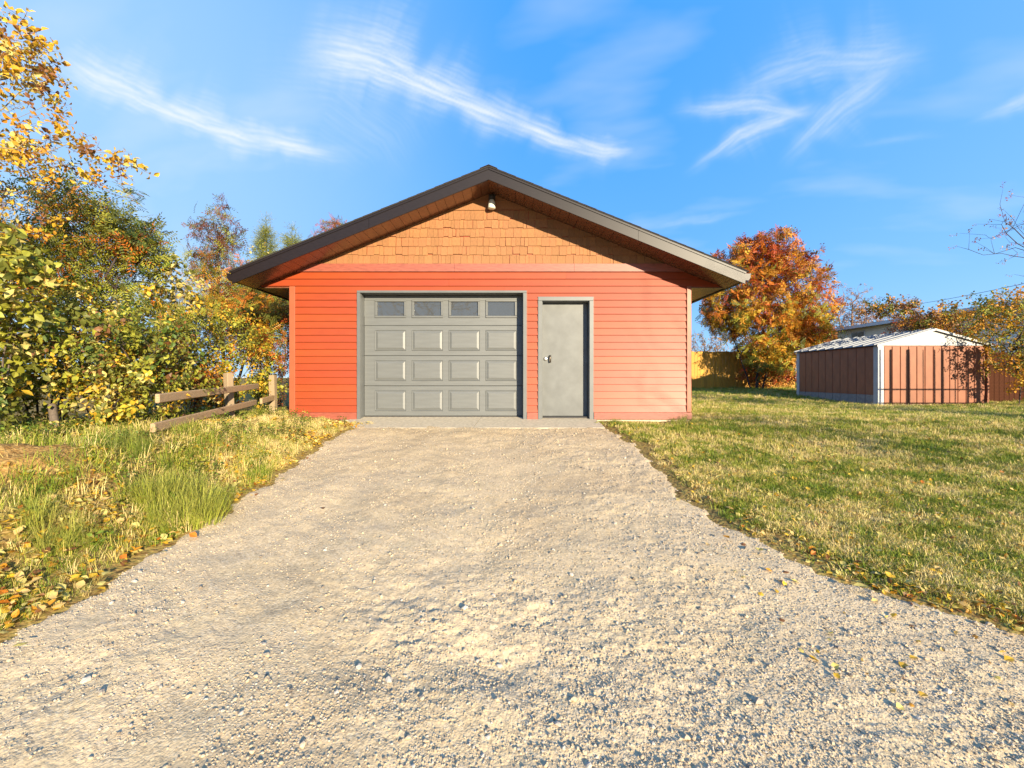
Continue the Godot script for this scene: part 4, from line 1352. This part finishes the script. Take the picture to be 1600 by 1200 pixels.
func build_right_plants() -> void:
	tree("mountain_ash", "large round tree in orange and red autumn leaf behind the lawn", "tree", V(11.15, 0.12, -20.8), {
		"stems": [[V(0, -0.2, 0), V(0.1, 1.2, 0), V(0.5, 2.6, 0.1), V(0.7, 4.4, 0)], [V(-0.2, -0.2, 0.1), V(-0.7, 1.3, 0.1), V(-1.3, 2.8, 0.2)], [V(0.2, -0.2, 0), V(0.8, 1.4, -0.2), V(1.6, 2.9, 0)]],
		"balls": [[V(0.5, 4.3, 0), V(2.95, 2.8, 2.3), 460], [V(0.6, 6.0, 0), V(1.7, 1.3, 1.4), 140], [V(-1.4, 3.6, 0.2), V(1.2, 1.2, 1.2), 110], [V(0.6, 1.7, 0.5), V(1.6, 1.0, 1.0), 110], [V(2.0, 2.6, 0.0), V(1.3, 1.4, 1.2), 110]],
		"sprigs": SP.rowan, "leaves": 3.7, "scale": 1.9, "step": 0.32, "thin": 0.022, "spread": 0.22, "tip": 0.005, "bark": M.bark_dark,
		"color": func(p: Vector3) -> Color:
			var q := nz.get_noise_3d(p.x * 7.0, p.y * 7.0, p.z * 7.0) * 1.6 + (p.y - 4.0) * 0.33 + rng.randfn() * 0.35 + (p.x - 0.4) * 0.10 + 0.12
			if q > 0.75: return pick([[RED, 3.0], [ORA, 2.0], [BRN, 1.5]])
			if q > -0.15: return pick([[ORA, 3.5], [GOLD, 2.5], [RED, 0.8], [BRN, 1.0], [OLI, 0.5]])
			if q > -0.9: return pick([[GOLD, 3.0], [YEL, 2.0], [YGR, 2.0], [ORA, 1.0]])
			return pick([[YGR, 3.0], [OLI, 2.0], [GOLD, 1.5], [GRN, 1.0]])})
	tree("creeper_hedge", "dark red creeper along the foot of the orange tree", "hedge", V(12.5, 0.12, -21.4), {
		"stems": [[V(-1, -0.1, 0), V(-0.9, 0.6, 0)], [V(0, -0.1, 0), V(0.1, 0.7, 0)], [V(1.3, -0.1, 0), V(1.2, 0.6, 0)], [V(2.4, -0.1, 0), V(2.4, 0.6, 0)]],
		"balls": [[V(-0.6, 0.7, 0), V(1.3, 0.65, 0.5), 90], [V(1.8, 0.8, 0), V(1.6, 0.7, 0.5), 110]], "sprigs": SP.broad, "scale": 1.4, "leaves": 3.5, "step": 0.25, "spread": 0.15,
		"color": func(_p: Vector3) -> Color: return pick([[RED, 3.0], [BRN, 3.0], [ORA, 1.5], [OLI, 1.5]]), "bark": M.bark_dark})
	var bare := [
		["bare_tree", "leafless pinkish tree behind the pale house roof", V(27.2, 0.4, -36.5), [[V(0, 5.2, 0), V(2.0, 2.7, 1.8), 330]], M.bark_pink, 0.5, [[BRN, 1.0], [GOLD, 1.0]]],
		["bare_tree", "wide pale twiggy tree right of the leafless pinkish one", V(30.0, 0.4, -37.5), [[V(0, 4.4, 0), V(3.2, 2.0, 1.8), 420]], M.bark_pink, 1.0, [[Color(0.4, 0.24, 0.18), 2.0], [BRN, 1.0]]],
		["leafy_tree", "yellow-brown tree between the orange tree and the house", V(20.3, 0.35, -31.0), [[V(0, 3.6, 0), V(2.1, 2.3, 1.8), 230]], M.bark, 2.2, [[GOLD, 2.0], [YGR, 2.0], [BRN, 2.0], [ORA, 1.0]]],
		["twiggy_bush", "grey twiggy bush showing between garage and orange tree", V(12.2, 0.3, -29.0), [[V(0, 2.0, 0), V(1.7, 1.6, 1.2), 160]], M.bark_pink, 0.8, [[BRN, 2.0], [OLI, 1.0], [GOLD, 1.0]]],
		["twiggy_bush", "purple-brown twiggy bush in front of the house wall", V(17.6, 0.05, -19.3), [[V(0, 2.55, 0), V(1.5, 0.85, 0.9), 190]], M.bark_pink, 1.3, [[BRN, 3.0], [RED, 0.6], [ORA, 1.0]]],
	]
	for s in bare:
		rng.seed = hash(s[1])
		var c: Vector3 = s[3][0][0]
		var r: Vector3 = s[3][0][1]
		tree(s[0], s[1], "tree" if "tree" in s[0] else "bush", s[2], {"stems": [[V(0, -0.2, 0), V(0.05, c.y * 0.5, 0), V(0.1, c.y + r.y * 0.4, 0)], [V(0.2, -0.2, 0.1), V(0.5, c.y * 0.5, 0.2), V(r.x * 0.5, c.y, 0.2)], [V(-0.1, -0.2, 0), V(-0.5, c.y * 0.5, 0), V(-r.x * 0.5, c.y, 0)]],
			"balls": s[3], "sprigs": SP.small, "scale": 2.2, "leaves": s[5], "step": 0.3, "tip": 0.013, "thin": 0.035, "spread": 0.2, "color": mixf(s[6], s[6], 0.2, 0.0), "bark": s[4]})
	tree("apple_tree", "golden-leaved apple tree with dark trunk at the right picture edge", "tree", V(14.05, -0.12, -12.6), {
		"stems": [[V(0, -0.2, 0), V(0.02, 0.6, 0), V(-0.02, 1.2, 0), V(0.1, 1.9, 0)], [V(0, 0.9, 0), V(-0.4, 1.5, 0.1), V(-0.8, 2.0, 0.1)]],
		"balls": [[V(-0.1, 2.25, 0), V(1.15, 0.95, 0.8), 190], [V(-0.2, 1.25, 0.1), V(0.75, 0.45, 0.5), 60], [V(-1.0, 2.7, 0), V(0.6, 0.4, 0.4), 20], [V(0.0, 0.55, 0.2), V(0.35, 0.35, 0.3), 14]],
		"sprigs": SP.broad, "scale": 1.25, "leaves": 2.0, "step": 0.2, "thin": 0.014, "spread": 0.1, "color": mixf([[YEL, 3.0], [GOLD, 3.0], [PALE, 1.0]], [[GOLD, 2.0], [YGR, 2.0], [OLI, 2.0]], 0.25, 3.0), "bark": M.bark_dark})
	tree("apple_tree", "bronze-leaved tree arching over the back of the shed roof", "tree", V(16.9, 0.0, -17.5), {
		"stems": [[V(0, -0.2, 0), V(-0.1, 1.2, 0), V(-0.5, 2.4, 0.1), V(-1.4, 3.15, 0.2), V(-2.6, 3.45, 0.3), V(-3.6, 3.05, 0.3)], [V(0, -0.1, 0), V(0.3, 1.5, 0), V(0.3, 2.4, 0)]],
		"balls": [[V(-2.6, 3.25, 0.3), V(1.25, 0.30, 0.5), 70], [V(-0.8, 2.7, 0.2), V(1.3, 0.75, 0.7), 130], [V(0.6, 2.4, 0), V(1.0, 0.9, 0.8), 80]],
		"sprigs": SP.broad, "scale": 1.5, "leaves": 2.4, "step": 0.24, "thin": 0.016, "spread": 0.12, "color": mixf([[GOLD, 3.0], [OLI, 2.0], [YGR, 1.5], [BRN, 1.5]], [[GOLD, 2.0], [BRN, 2.0], [OLI, 2.0]], 0.25, 3.0), "bark": M.bark_dark})
	tree("crab_apple_tree", "nearly bare tree with small red fruit reaching in at the right edge", "tree", V(12.4, -0.2, -8.9), {
		"stems": [[V(0, -0.2, 0), V(-0.1, 1.4, 0), V(-0.5, 2.8, 0), V(-1.0, 3.6, 0)], [V(0, 1.2, 0), V(-0.9, 2.2, 0.1), V(-2.0, 3.0, 0.1)]],
		"balls": [[V(-1.9, 3.9, 0), V(1.3, 1.0, 1.0), 80], [V(-2.6, 3.7, 0), V(1.2, 0.5, 0.6), 34], [V(-1.8, 2.8, 0), V(0.9, 0.4, 0.6), 26]],
		"sprigs": SP.small, "scale": 0.85, "leaves": 0.28, "step": 0.2, "tip": 0.0035, "thin": 0.009, "spread": 0.05, "color": func(_p: Vector3) -> Color: return pick([[RED, 2.0], [BRN, 3.0], [GOLD, 1.5]]), "bark": M.bark_dark})
	# trees beyond the picture on the sunny side, whose shadows lie on the lawn and the wall
	tree("bare_tree", "leafless tree far behind the viewer on the sunny side", "tree", V(11.5, -1.15, 8.0), {
		"stems": [[V(0, -0.2, 0), V(0.1, 2.5, 0), V(0, 5.5, 0)], [V(0.05, 2.0, 0), V(0.8, 4.5, 0.3), V(1.2, 6.0, 0.3)]], "balls": [[V(0, 6.6, 0), V(1.6, 2.0, 1.4), 130]],
		"sprigs": SP.small, "scale": 1.3, "leaves": 0.0, "step": 0.3, "tip": 0.0045, "thin": 0.02, "color": func(_p: Vector3) -> Color: return pick([[BRN, 2.0], [GOLD, 1.0]])})
	tree("bare_tree", "leafless tree behind the viewer on the left", "tree", V(-4.6, -1.1, 10.0), {
		"stems": [[V(0, -0.2, 0), V(0.1, 2.5, 0), V(0, 5.0, 0)]], "balls": [[V(0, 5.4, 0), V(3.4, 2.8, 2.0), 330]],
		"sprigs": SP.small, "scale": 1.8, "leaves": 0.5, "step": 0.3, "tip": 0.012, "thin": 0.02, "color": func(_p: Vector3) -> Color: return pick([[BRN, 2.0], [GOLD, 1.0]])})
	tree("leafy_tree", "round yellowing tree out of view right of the lawn", "tree", V(13.0, -0.4, -4.3), {
		"stems": [[V(0, -0.2, 0), V(0, 1.5, 0), V(0.1, 2.6, 0)]], "balls": [[V(0, 3.0, 0), V(1.5, 1.1, 1.2), 150]],
		"sprigs": SP.broad, "scale": 1.5, "leaves": 1.2, "step": 0.25, "spread": 0.16, "color": func(_p: Vector3) -> Color: return pick([[GOLD, 2.0], [YGR, 2.0]])})
	tree("bare_tree", "small half-bare tree out of view at the near right of the lawn", "tree", V(8.6, -0.8, 0.6), {
		"stems": [[V(0, -0.2, 0), V(0, 1.5, 0), V(0.1, 2.6, 0)]], "balls": [[V(0, 2.8, 0), V(1.3, 0.9, 1.2), 90]],
		"sprigs": SP.broad, "scale": 1.4, "leaves": 0.5, "step": 0.25, "spread": 0.16, "color": func(_p: Vector3) -> Color: return pick([[GOLD, 2.0], [YGR, 2.0]])})
	for q in [[V(11.6, -0.3, -5.2), 1.5, "rounded hedge shrub right of the lawn near the poles"], [V(9.9, -0.5, -2.2), 1.2, "low hedge shrub beside the lawn near the viewer"]]:
		tree("hedge_shrub", q[2], "shrub", q[0], {"stems": [[V(0, -0.1, 0), V(0, q[1] * 0.6, 0)], [V(0.1, -0.1, 0), V(0.5, q[1] * 0.6, 0)], [V(-0.1, -0.1, 0), V(-0.5, q[1] * 0.6, 0)]], "balls": [[V(0, q[1] * 0.75, 0), V(1.0, q[1] * 0.55, 0.8), 120]],
			"sprigs": SP.broad, "scale": 1.5, "leaves": 1.4, "step": 0.22, "spread": 0.14, "color": func(_p: Vector3) -> Color: return pick([[GOLD, 2.0], [OLI, 2.0], [YGR, 2.0]])})

# ------------------------------------------------------------------ grass and litter
func tuft(blades: int, h: float, lean: float, spread: float, wid: float) -> ArrayMesh:
	var b := MB.new()
	for i in blades:
		var a := rng.randf() * TAU
		var o := Vector3(cos(a), 0, sin(a))
		var p := o * spread * sqrt(rng.randf())
		a += rng.randf_range(-1.2, 1.2)
		o = Vector3(cos(a), 0, sin(a))
		var s := Vector3(-o.z, 0, o.x) * wid * 0.5
		var L := h * rng.randf_range(0.55, 1.15)
		var k := lean * rng.randf_range(0.3, 1.5)
		var m := p + Vector3(0, L * 0.55, 0) + o * L * 0.22 * k
		var m2 := p + Vector3(0, L * 0.86, 0) + o * L * 0.55 * k
		var t := p + Vector3(0, L * (1.0 - 0.14 * k), 0) + o * L * 0.95 * k
		var c := rng.randf_range(0.75, 1.25)
		b.col = Color(c, c * rng.randf_range(0.9, 1.05), c * rng.randf_range(0.8, 1.1))
		b.quad(p - s, p + s, m + s * 0.8, m - s * 0.8)
		b.quad(m - s * 0.8, m + s * 0.8, m2 + s * 0.5, m2 - s * 0.5)
		b.tri(m2 - s * 0.5, m2 + s * 0.5, t)
	return b.commit()

func yaw(s: float, sy: float, at: Vector3, tilt := 0.15) -> Transform3D:
	var bs := Basis(Vector3(rng.randfn(), 0, rng.randfn()).normalized(), rng.randfn() * tilt) * Basis(Vector3.UP, rng.randf() * TAU)
	return Transform3D(bs.scaled_local(Vector3(s, sy, s)), at)

func build_grass() -> void:
	rng.seed = 99
	var T := [tuft(11, 0.05, 0.9, 0.035, 0.0035), tuft(12, 0.045, 1.3, 0.045, 0.003), tuft(9, 0.06, 0.7, 0.03, 0.0035)]
	var gr := Color(0.25, 0.285, 0.035)
	var gr2 := Color(0.14, 0.205, 0.022)
	var st := Color(0.72, 0.58, 0.25)
	var st2 := Color(0.52, 0.42, 0.12)
	var xs: Array = [[], [], []]
	var cs := [PackedColorArray(), PackedColorArray(), PackedColorArray()]
	var lists := []
	for i in 3:
		var q: Array[Transform3D] = []
		lists.append(q)
	for i in 150000:
		var a := pow(1.7, -0.35)
		var e := pow(27.0, -0.35)
		var d := pow(lerpf(a, e, rng.randf()), -1.0 / 0.35)
		var xr := pl(d, EDGE_R)
		var x := rng.randf_range(1.4, d * 1.16 + 1.0)
		if d > 7.7 and x < 3.2: continue
		var ins := inside_drive(x, d)
		if x < 1.0 or ins > -0.02: continue
		var thin := smoothstep(0.02, lerpf(0.55, 0.2, smoothstep(2.6, 4.2, d)), -ins + 0.1 * nz.get_noise_2d(x * 40.0, d * 40.0))
		if rng.randf() > 0.04 + 0.96 * thin * thin: continue
		if x > 10.5 and d > 13.1 and d < 16.5 and x < 13.9: continue
		var pt := nz.get_noise_2d(x * 5.0 + 200.0, d * 11.0) + 0.9 * nz.get_noise_2d(x * 32.0, d * 32.0 + 500.0)
		if pt < -0.42 and rng.randf() < 0.7: continue
		var c: Color
		var r := rng.randf() + pt * 0.75
		if r > 0.88: c = gr2
		elif r > 0.45: c = gr
		elif r > 0.22: c = st2
		else: c = st
		if d > 17.0: c = c.lerp(gr2, 0.5)
		var k := rng.randi() % 3
		var s := rng.randf_range(0.7, 1.25) * (1.0 + 0.06 * maxf(0.0, d - 4.0))
		lists[k].append(yaw(s, s * rng.randf_range(0.6, 1.1), Vector3(x, ground(x, -d) - 0.004, -d), 0.3))
		cs[k].append(c)
	for k in 3:
		var o := scatter("lawn_grass", T[k], M.grass, lists[k], cs[k])
		o.set_meta("label", ["short green and straw lawn grass right of the driveway", "matted bent lawn grass right of the driveway", "upright blades among the lawn grass right of the driveway"][k])
		o.set_meta("category", "grass")
	# the left bank: longer grass, straw and weeds
	var B := [tuft(12, 0.17, 0.9, 0.06, 0.005), tuft(14, 0.12, 1.2, 0.07, 0.0045)]
	var bl := []
	var bc := [PackedColorArray(), PackedColorArray()]
	for i in 2:
		var q: Array[Transform3D] = []
		bl.append(q)
	for i in 34000:
		var d := rng.randf_range(1.7, 9.2)
		var x := rng.randf_range(-5.6, -2.3)
		if d > 7.6 and x > -3.9: continue
		var ins := inside_drive(x, d)
		if ins > -0.03: continue
		var pt := nz.get_noise_2d(x * 14.0 + 40.0, d * 14.0)
		var on := 0.9 * exp(-(pow((x + 3.85) / 0.45, 2.0) + pow((d - 3.45) / 0.42, 2.0)))
		if rng.randf() < on * 1.1: continue
		var far := smoothstep(4.8, 6.0, d)
		if rng.randf() > 0.55 + pt * 1.1 + 0.15 * smoothstep(0.8, 0.1, -ins): continue
		var k := rng.randi() % 2
		var s := rng.randf_range(0.35, 1.0) * lerpf(1.0, 0.55, far) * smoothstep(0.0, 0.35, -ins + 0.24)
		s *= lerpf(1.0, 0.6, smoothstep(-3.7, -3.1, x) * smoothstep(3.6, 2.8, d))
		var r := rng.randf() + pt * 0.7 - far * 0.45 * smoothstep(-4.6, -4.0, x) - 0.1
		var c := gr2 if r > 0.75 else (gr if r > 0.35 else (st2 if r > 0.15 else st))
		bl[k].append(yaw(s, s * rng.randf_range(0.7, 1.2), Vector3(x, ground(x, -d) - 0.01, -d), 0.25))
		bc[k].append(c)
	for k in 2:
		var o := scatter("bank_grass", B[k], M.grass, bl[k], bc[k])
		o.set_meta("label", ["longer green grass on the left bank", "bent dry grass on the left bank"][k])
		o.set_meta("category", "grass")
	var wx: Array[Transform3D] = []
	var wc := PackedColorArray()
	for i in 2600:
		var d := rng.randf_range(2.2, 7.5)
		var x := rng.randf_range(-5.0, -2.6)
		if inside_drive(x, d) > -0.15: continue
		if nz.get_noise_2d(x * 15.0 + 640.0, d * 15.0) < 0.10 - 0.25 * smoothstep(-4.0, -4.6, x): continue
		if pow((x + 3.85) / 0.6, 2.0) + pow((d - 3.45) / 0.5, 2.0) < 1.0: continue
		wx.append(yaw(rng.randf_range(0.5, 1.1), rng.randf_range(0.5, 1.2), Vector3(x, ground(x, -d), -d), 0.35))
		wc.append(pick([[gr2, 3.0], [GRN, 2.0], [YGR, 2.0], [OLI, 2.0], [PALE, 0.6]]))
	var wo := scatter("bank_weeds", SP.small[0], M.leaf, wx, wc)
	wo.set_meta("label", "low leafy green weeds among the grass of the left bank")
	wo.set_meta("category", "weeds")
	# single big clumps
	var C := tuft(60, 0.40, 1.05, 0.10, 0.005)
	for q in [[-2.68, 3.75, 0.95, 11, 0.30, "big bright green grass clump spilling onto the gravel edge", Color(0.25, 0.29, 0.03)], [-3.55, 4.1, 0.75, 4, 0.2, "dark green grass clump below the lower fence rail", gr2], [-3.05, 3.0, 0.6, 4, 0.2, "grass clump on the bank beside the sandy mound", gr],
			[-4.9, 3.9, 0.9, 4, 0.3, "tall dark grass clump under the left shrubs", gr2], [-4.1, 7.4, 0.5, 3, 0.15, "small grass clump under the far fence rails", gr], [2.9, 7.75, 0.42, 5, 0.28, "grass clump against the right garage wall", gr2], [1.75, 7.55, 0.35, 4, 0.18, "low weeds at the right end of the concrete apron", gr2], [-3.15, 7.55, 0.3, 3, 0.15, "low weeds at the left end of the concrete apron", gr]]:
		var xf: Array[Transform3D] = []
		var cc := PackedColorArray()
		for i in int(q[3] * 5):
			var a := rng.randf() * TAU
			var r: float = q[4] * sqrt(rng.randf())
			var x: float = q[0] + cos(a) * r
			var d: float = q[1] + sin(a) * r
			var s: float = q[2] * rng.randf_range(0.6, 1.1) * (1.0 - 0.4 * r / q[4])
			xf.append(yaw(s, s, Vector3(x, ground(x, -d) - 0.01, -d), 0.2))
			var col: Color = (q[6] as Color).lerp(st, 0.25 * rng.randf())
			cc.append(col)
		var o := scatter("grass_clump", C, M.grass, xf, cc)
		o.set_meta("label", q[5])
		o.set_meta("category", "grass")

func stone_mesh(seed_: int, detail: int) -> ArrayMesh:
	var f := noise(seed_, 0.9, 2)
	var sp := SphereMesh.new()
	sp.radius = 1.0
	sp.height = 2.0
	sp.radial_segments = detail
	sp.rings = detail / 2
	var a := sp.get_mesh_arrays()
	var v: PackedVector3Array = a[Mesh.ARRAY_VERTEX]
	var ix: PackedInt32Array = a[Mesh.ARRAY_INDEX]
	var b := MB.new()
	for i in v.size():
		var q := v[i]
		v[i] = q * (1.0 + 0.55 * f.get_noise_3dv(q * 1.1)) * Vector3(1.0, 0.72, 0.85)
	for i in range(0, ix.size(), 3):
		var p := v[ix[i]]
		var q := v[ix[i + 1]]
		var r := v[ix[i + 2]]
		if (q - p).cross(r - p).length() > 1e-6:
			b.tri(p, r, q)
	return b.commit()

func build_small() -> void:
	# loose gravel
	rng.seed = 5
	var SM := [stone_mesh(1, 7), stone_mesh(2, 6), stone_mesh(3, 8), stone_mesh(4, 6)]
	var lists := []
	var cs := []
	for k in 4:
		var q: Array[Transform3D] = []
		lists.append(q)
		cs.append(PackedColorArray())
	for i in 110000:
		var d := pow(lerpf(pow(1.3, -0.8), pow(7.3, -0.8), rng.randf()), -1.25)
		var x := rng.randf_range(-2.9, minf(3.6, 1.2 * d + 0.4))
		var ins := inside_drive(x, d)
		if ins < -0.05: continue
		var pt := nz.get_noise_2d(x * 16.0 + 77.0, d * 16.0)
		var dens := 0.35 + 0.55 * smoothstep(-1.8, 0.6, x) + pt * 0.9
		if ins < 0.25: dens += 0.5
		if rng.randf() > dens: continue
		var s := 0.0020 + 0.0045 * pow(rng.randf(), 2.5) + (0.011 * rng.randf() * rng.randf() if rng.randf() < 0.07 else 0.0)
		s *= 0.8 + 0.09 * d
		var k := rng.randi() % 4
		var bs := Basis(rv(), rng.randf() * TAU).scaled(Vector3(1, 0.8, 1)).scaled_local(Vector3(s, s, s))
		lists[k].append(Transform3D(bs, Vector3(x, drive_height(x, -d) + s * 0.3, -d)))
		var t := rng.randf_range(0.75, 1.15)
		var w := rng.randf()
		cs[k].append(Color(0.52 * t, 0.41 * t, 0.27 * t) if w < 0.7 else (Color(0.50 * t, 0.44 * t, 0.36 * t) if w < 0.88 else Color(0.24 * t, 0.19 * t, 0.14 * t)))
	for k in 4:
		var o := scatter("loose_gravel", SM[k], M.stone, lists[k], cs[k])
		o.set_meta("label", ["loose sandy grit scattered over the driveway", "fine angular chips scattered over the driveway", "rounded small pebbles scattered over the driveway", "broken pale grit scattered over the driveway"][k])
		o.set_meta("category", "gravel")
	# larger stones
	var big := [[-0.71, 2.11, 0.024, "pale stone left of the hollow in the gravel"], [-0.55, 2.03, 0.028, "largest white stone at the near left of the gravel hollow"], [-0.26, 2.53, 0.026, "light stone just beyond the gravel hollow"], [-0.11, 2.67, 0.02, "small stone farther up the middle of the driveway"],
		[-1.32, 3.21, 0.018, "small pale stone on the smooth left part of the driveway"], [-0.38, 1.92, 0.022, "white stone on the near rim of the gravel hollow"], [-0.06, 2.16, 0.020, "stone lying in the middle of the gravel hollow"], [1.32, 2.33, 0.022, "cream stone in the rough gravel right of centre"],
		[2.11, 2.22, 0.020, "stone with a long shadow near the right gravel edge"], [1.88, 1.96, 0.026, "pointed stone nearest to the lower right corner"], [1.14, 2.14, 0.022, "flat pale stone in the rough gravel"], [1.03, 1.90, 0.026, "brownish stone at the lower edge right of centre"], [-1.89, 2.02, 0.028, "oval white stone near the lower left corner"],
		[-1.75, 1.94, 0.026, "second oval white stone near the lower left corner"], [-2.33, 2.81, 0.022, "white stone beside the leaf-strewn left edge"]]
	for q in big:
		var m: ArrayMesh = SM[rng.randi() % 4]
		var o := obj("stone", m, M["stone_%d" % (rng.randi() % 2)] if M.has("stone_0") else big_stone(), self)
		var s: float = q[2] * 0.8
		o.transform = Transform3D(Basis(Vector3.UP, rng.randf() * TAU).scaled_local(Vector3(s, s * 0.8, s * 0.85)), Vector3(q[0], drive_height(q[0], -q[1]) + s * 0.2, -q[1]))
		tag(o, q[3], "stone", "larger stones on the driveway")
	# fallen leaves
	var LM := []
	for k in 3:
		var b := MB.new()
		leaf(b, Vector3(0, 0, -0.5), Vector3(0, 0.1, 1), Vector3.UP, 1.0, 0.78, [0.12, 0.25, -0.1][k], [0.1, -0.2, 0.25][k])
		LM.append(b.commit())
	var pal := [[YEL, 3.5], [PALE, 4.0], [GOLD, 1.5], [BRN, 1.2], [ORA, 0.4], [Color(0.55, 0.38, 0.14), 3.0]]
	var ll := []
	var lc := []
	for k in 3:
		var q: Array[Transform3D] = []
		ll.append(q)
		lc.append(PackedColorArray())
	for i in 40000:
		var d: float
		var x: float
		var lift := 0.0
		if rng.randf() < 0.72:   # under the yellow trees on the left
			d = rng.randf_range(1.7, 8.6)
			x = rng.randf_range(-4.6, -2.35)
			if d > 7.5 and x > -3.9: continue
			var ins := inside_drive(x, d)
			if ins > 0.02 and rng.randf() < 0.97: continue
			var p := 0.12 + 1.1 * nz.get_noise_2d(x * 12.0 + 11.0, d * 12.0) + 0.6 * smoothstep(0.8, 0.1, -ins) - 0.25 * smoothstep(4.0, 6.0, d)
			if rng.randf() > p: continue
			lift = rng.randf() * 0.05
		else:
			d = pow(lerpf(pow(1.8, -0.5), pow(22.0, -0.5), rng.randf()), -2.0)
			x = rng.randf_range(1.4, d * 1.15 + 1.0)
			if d > 7.6 and x < 3.2: continue
			var ins := inside_drive(x, d)
			if ins > 0.0 and rng.randf() < 0.96: continue
			if ins < -0.3 and rng.randf() < 0.55: continue
			lift = 0.0 if ins > -0.1 else 0.012 + rng.randf() * 0.025
		var s := rng.randf_range(0.024, 0.066)
		if x > 0: s *= 0.75
		var k := rng.randi() % 3
		var bs := Basis(Vector3(rng.randfn(), 0, rng.randfn()).normalized(), rng.randfn() * 0.45) * Basis(Vector3.UP, rng.randf() * TAU)
		var y := maxf(lawn(x, -d), drive_height(x, -d)) + 0.005 + lift
		ll[k].append(Transform3D(bs.scaled_local(Vector3(s, s, s)), Vector3(x, y, -d)))
		lc[k].append(pick(pal))
	for k in 3:
		var o := scatter("leaf_litter", LM[k], M.leaf, ll[k], lc[k])
		o.set_meta("label", ["fallen yellow leaves lying flat on bank and lawn", "fallen folded leaves on bank and lawn", "fallen curled brown leaves on bank and lawn"][k])
		o.set_meta("category", "leaves")
	# single leaves that stand out
	for q in [[1.71, 3.14, 0.075, "pale leaf standing on the lawn edge right of the driveway", PALE], [2.06, 2.69, 0.08, "cream leaf on bare soil at the right gravel edge", PALE], [1.57, 3.33, 0.06, "tan leaf on the gravel just left of the lawn edge", GOLD], [2.66, 2.69, 0.06, "yellowish leaf on the lawn nearest the right picture edge", PALE],
			[-2.62, 2.75, 0.085, "bright yellow leaf at the left edge of the gravel", YEL], [-2.75, 2.45, 0.08, "orange leaf on the left bank near the gravel", ORA], [-2.66, 3.3, 0.09, "orange leaf below the big grass clump", ORA], [-1.62, 3.9, 0.05, "small brown leaf alone on the left gravel", BRN]]:
		var b := MB.new()
		b.col = q[4]
		leaf(b, Vector3(0, 0, -q[2] / 2), Vector3(0, 0.15, 1), Vector3.UP, q[2], q[2] * 0.78, 0.2, -0.15)
		var o := part("fallen_leaf", b, M.leaf)
		o.transform = Transform3D(Basis(Vector3.UP, rng.randf() * TAU) * Basis(Vector3.RIGHT, 0.25), Vector3(q[0], maxf(ground(q[0], -q[1]), drive_height(q[0], -q[1])) + 0.03, -q[1]))
		tag(o, q[3], "leaf", "single fallen leaves along the driveway")

func big_stone() -> Material:
	for k in 2:
		M["stone_%d" % k] = tri(mat([lin(0.50, 0.45, 0.37), lin(0.38, 0.32, 0.24)][k], 0.8), TX.fine, Vector3(20, 20, 20))
	return M.stone_0
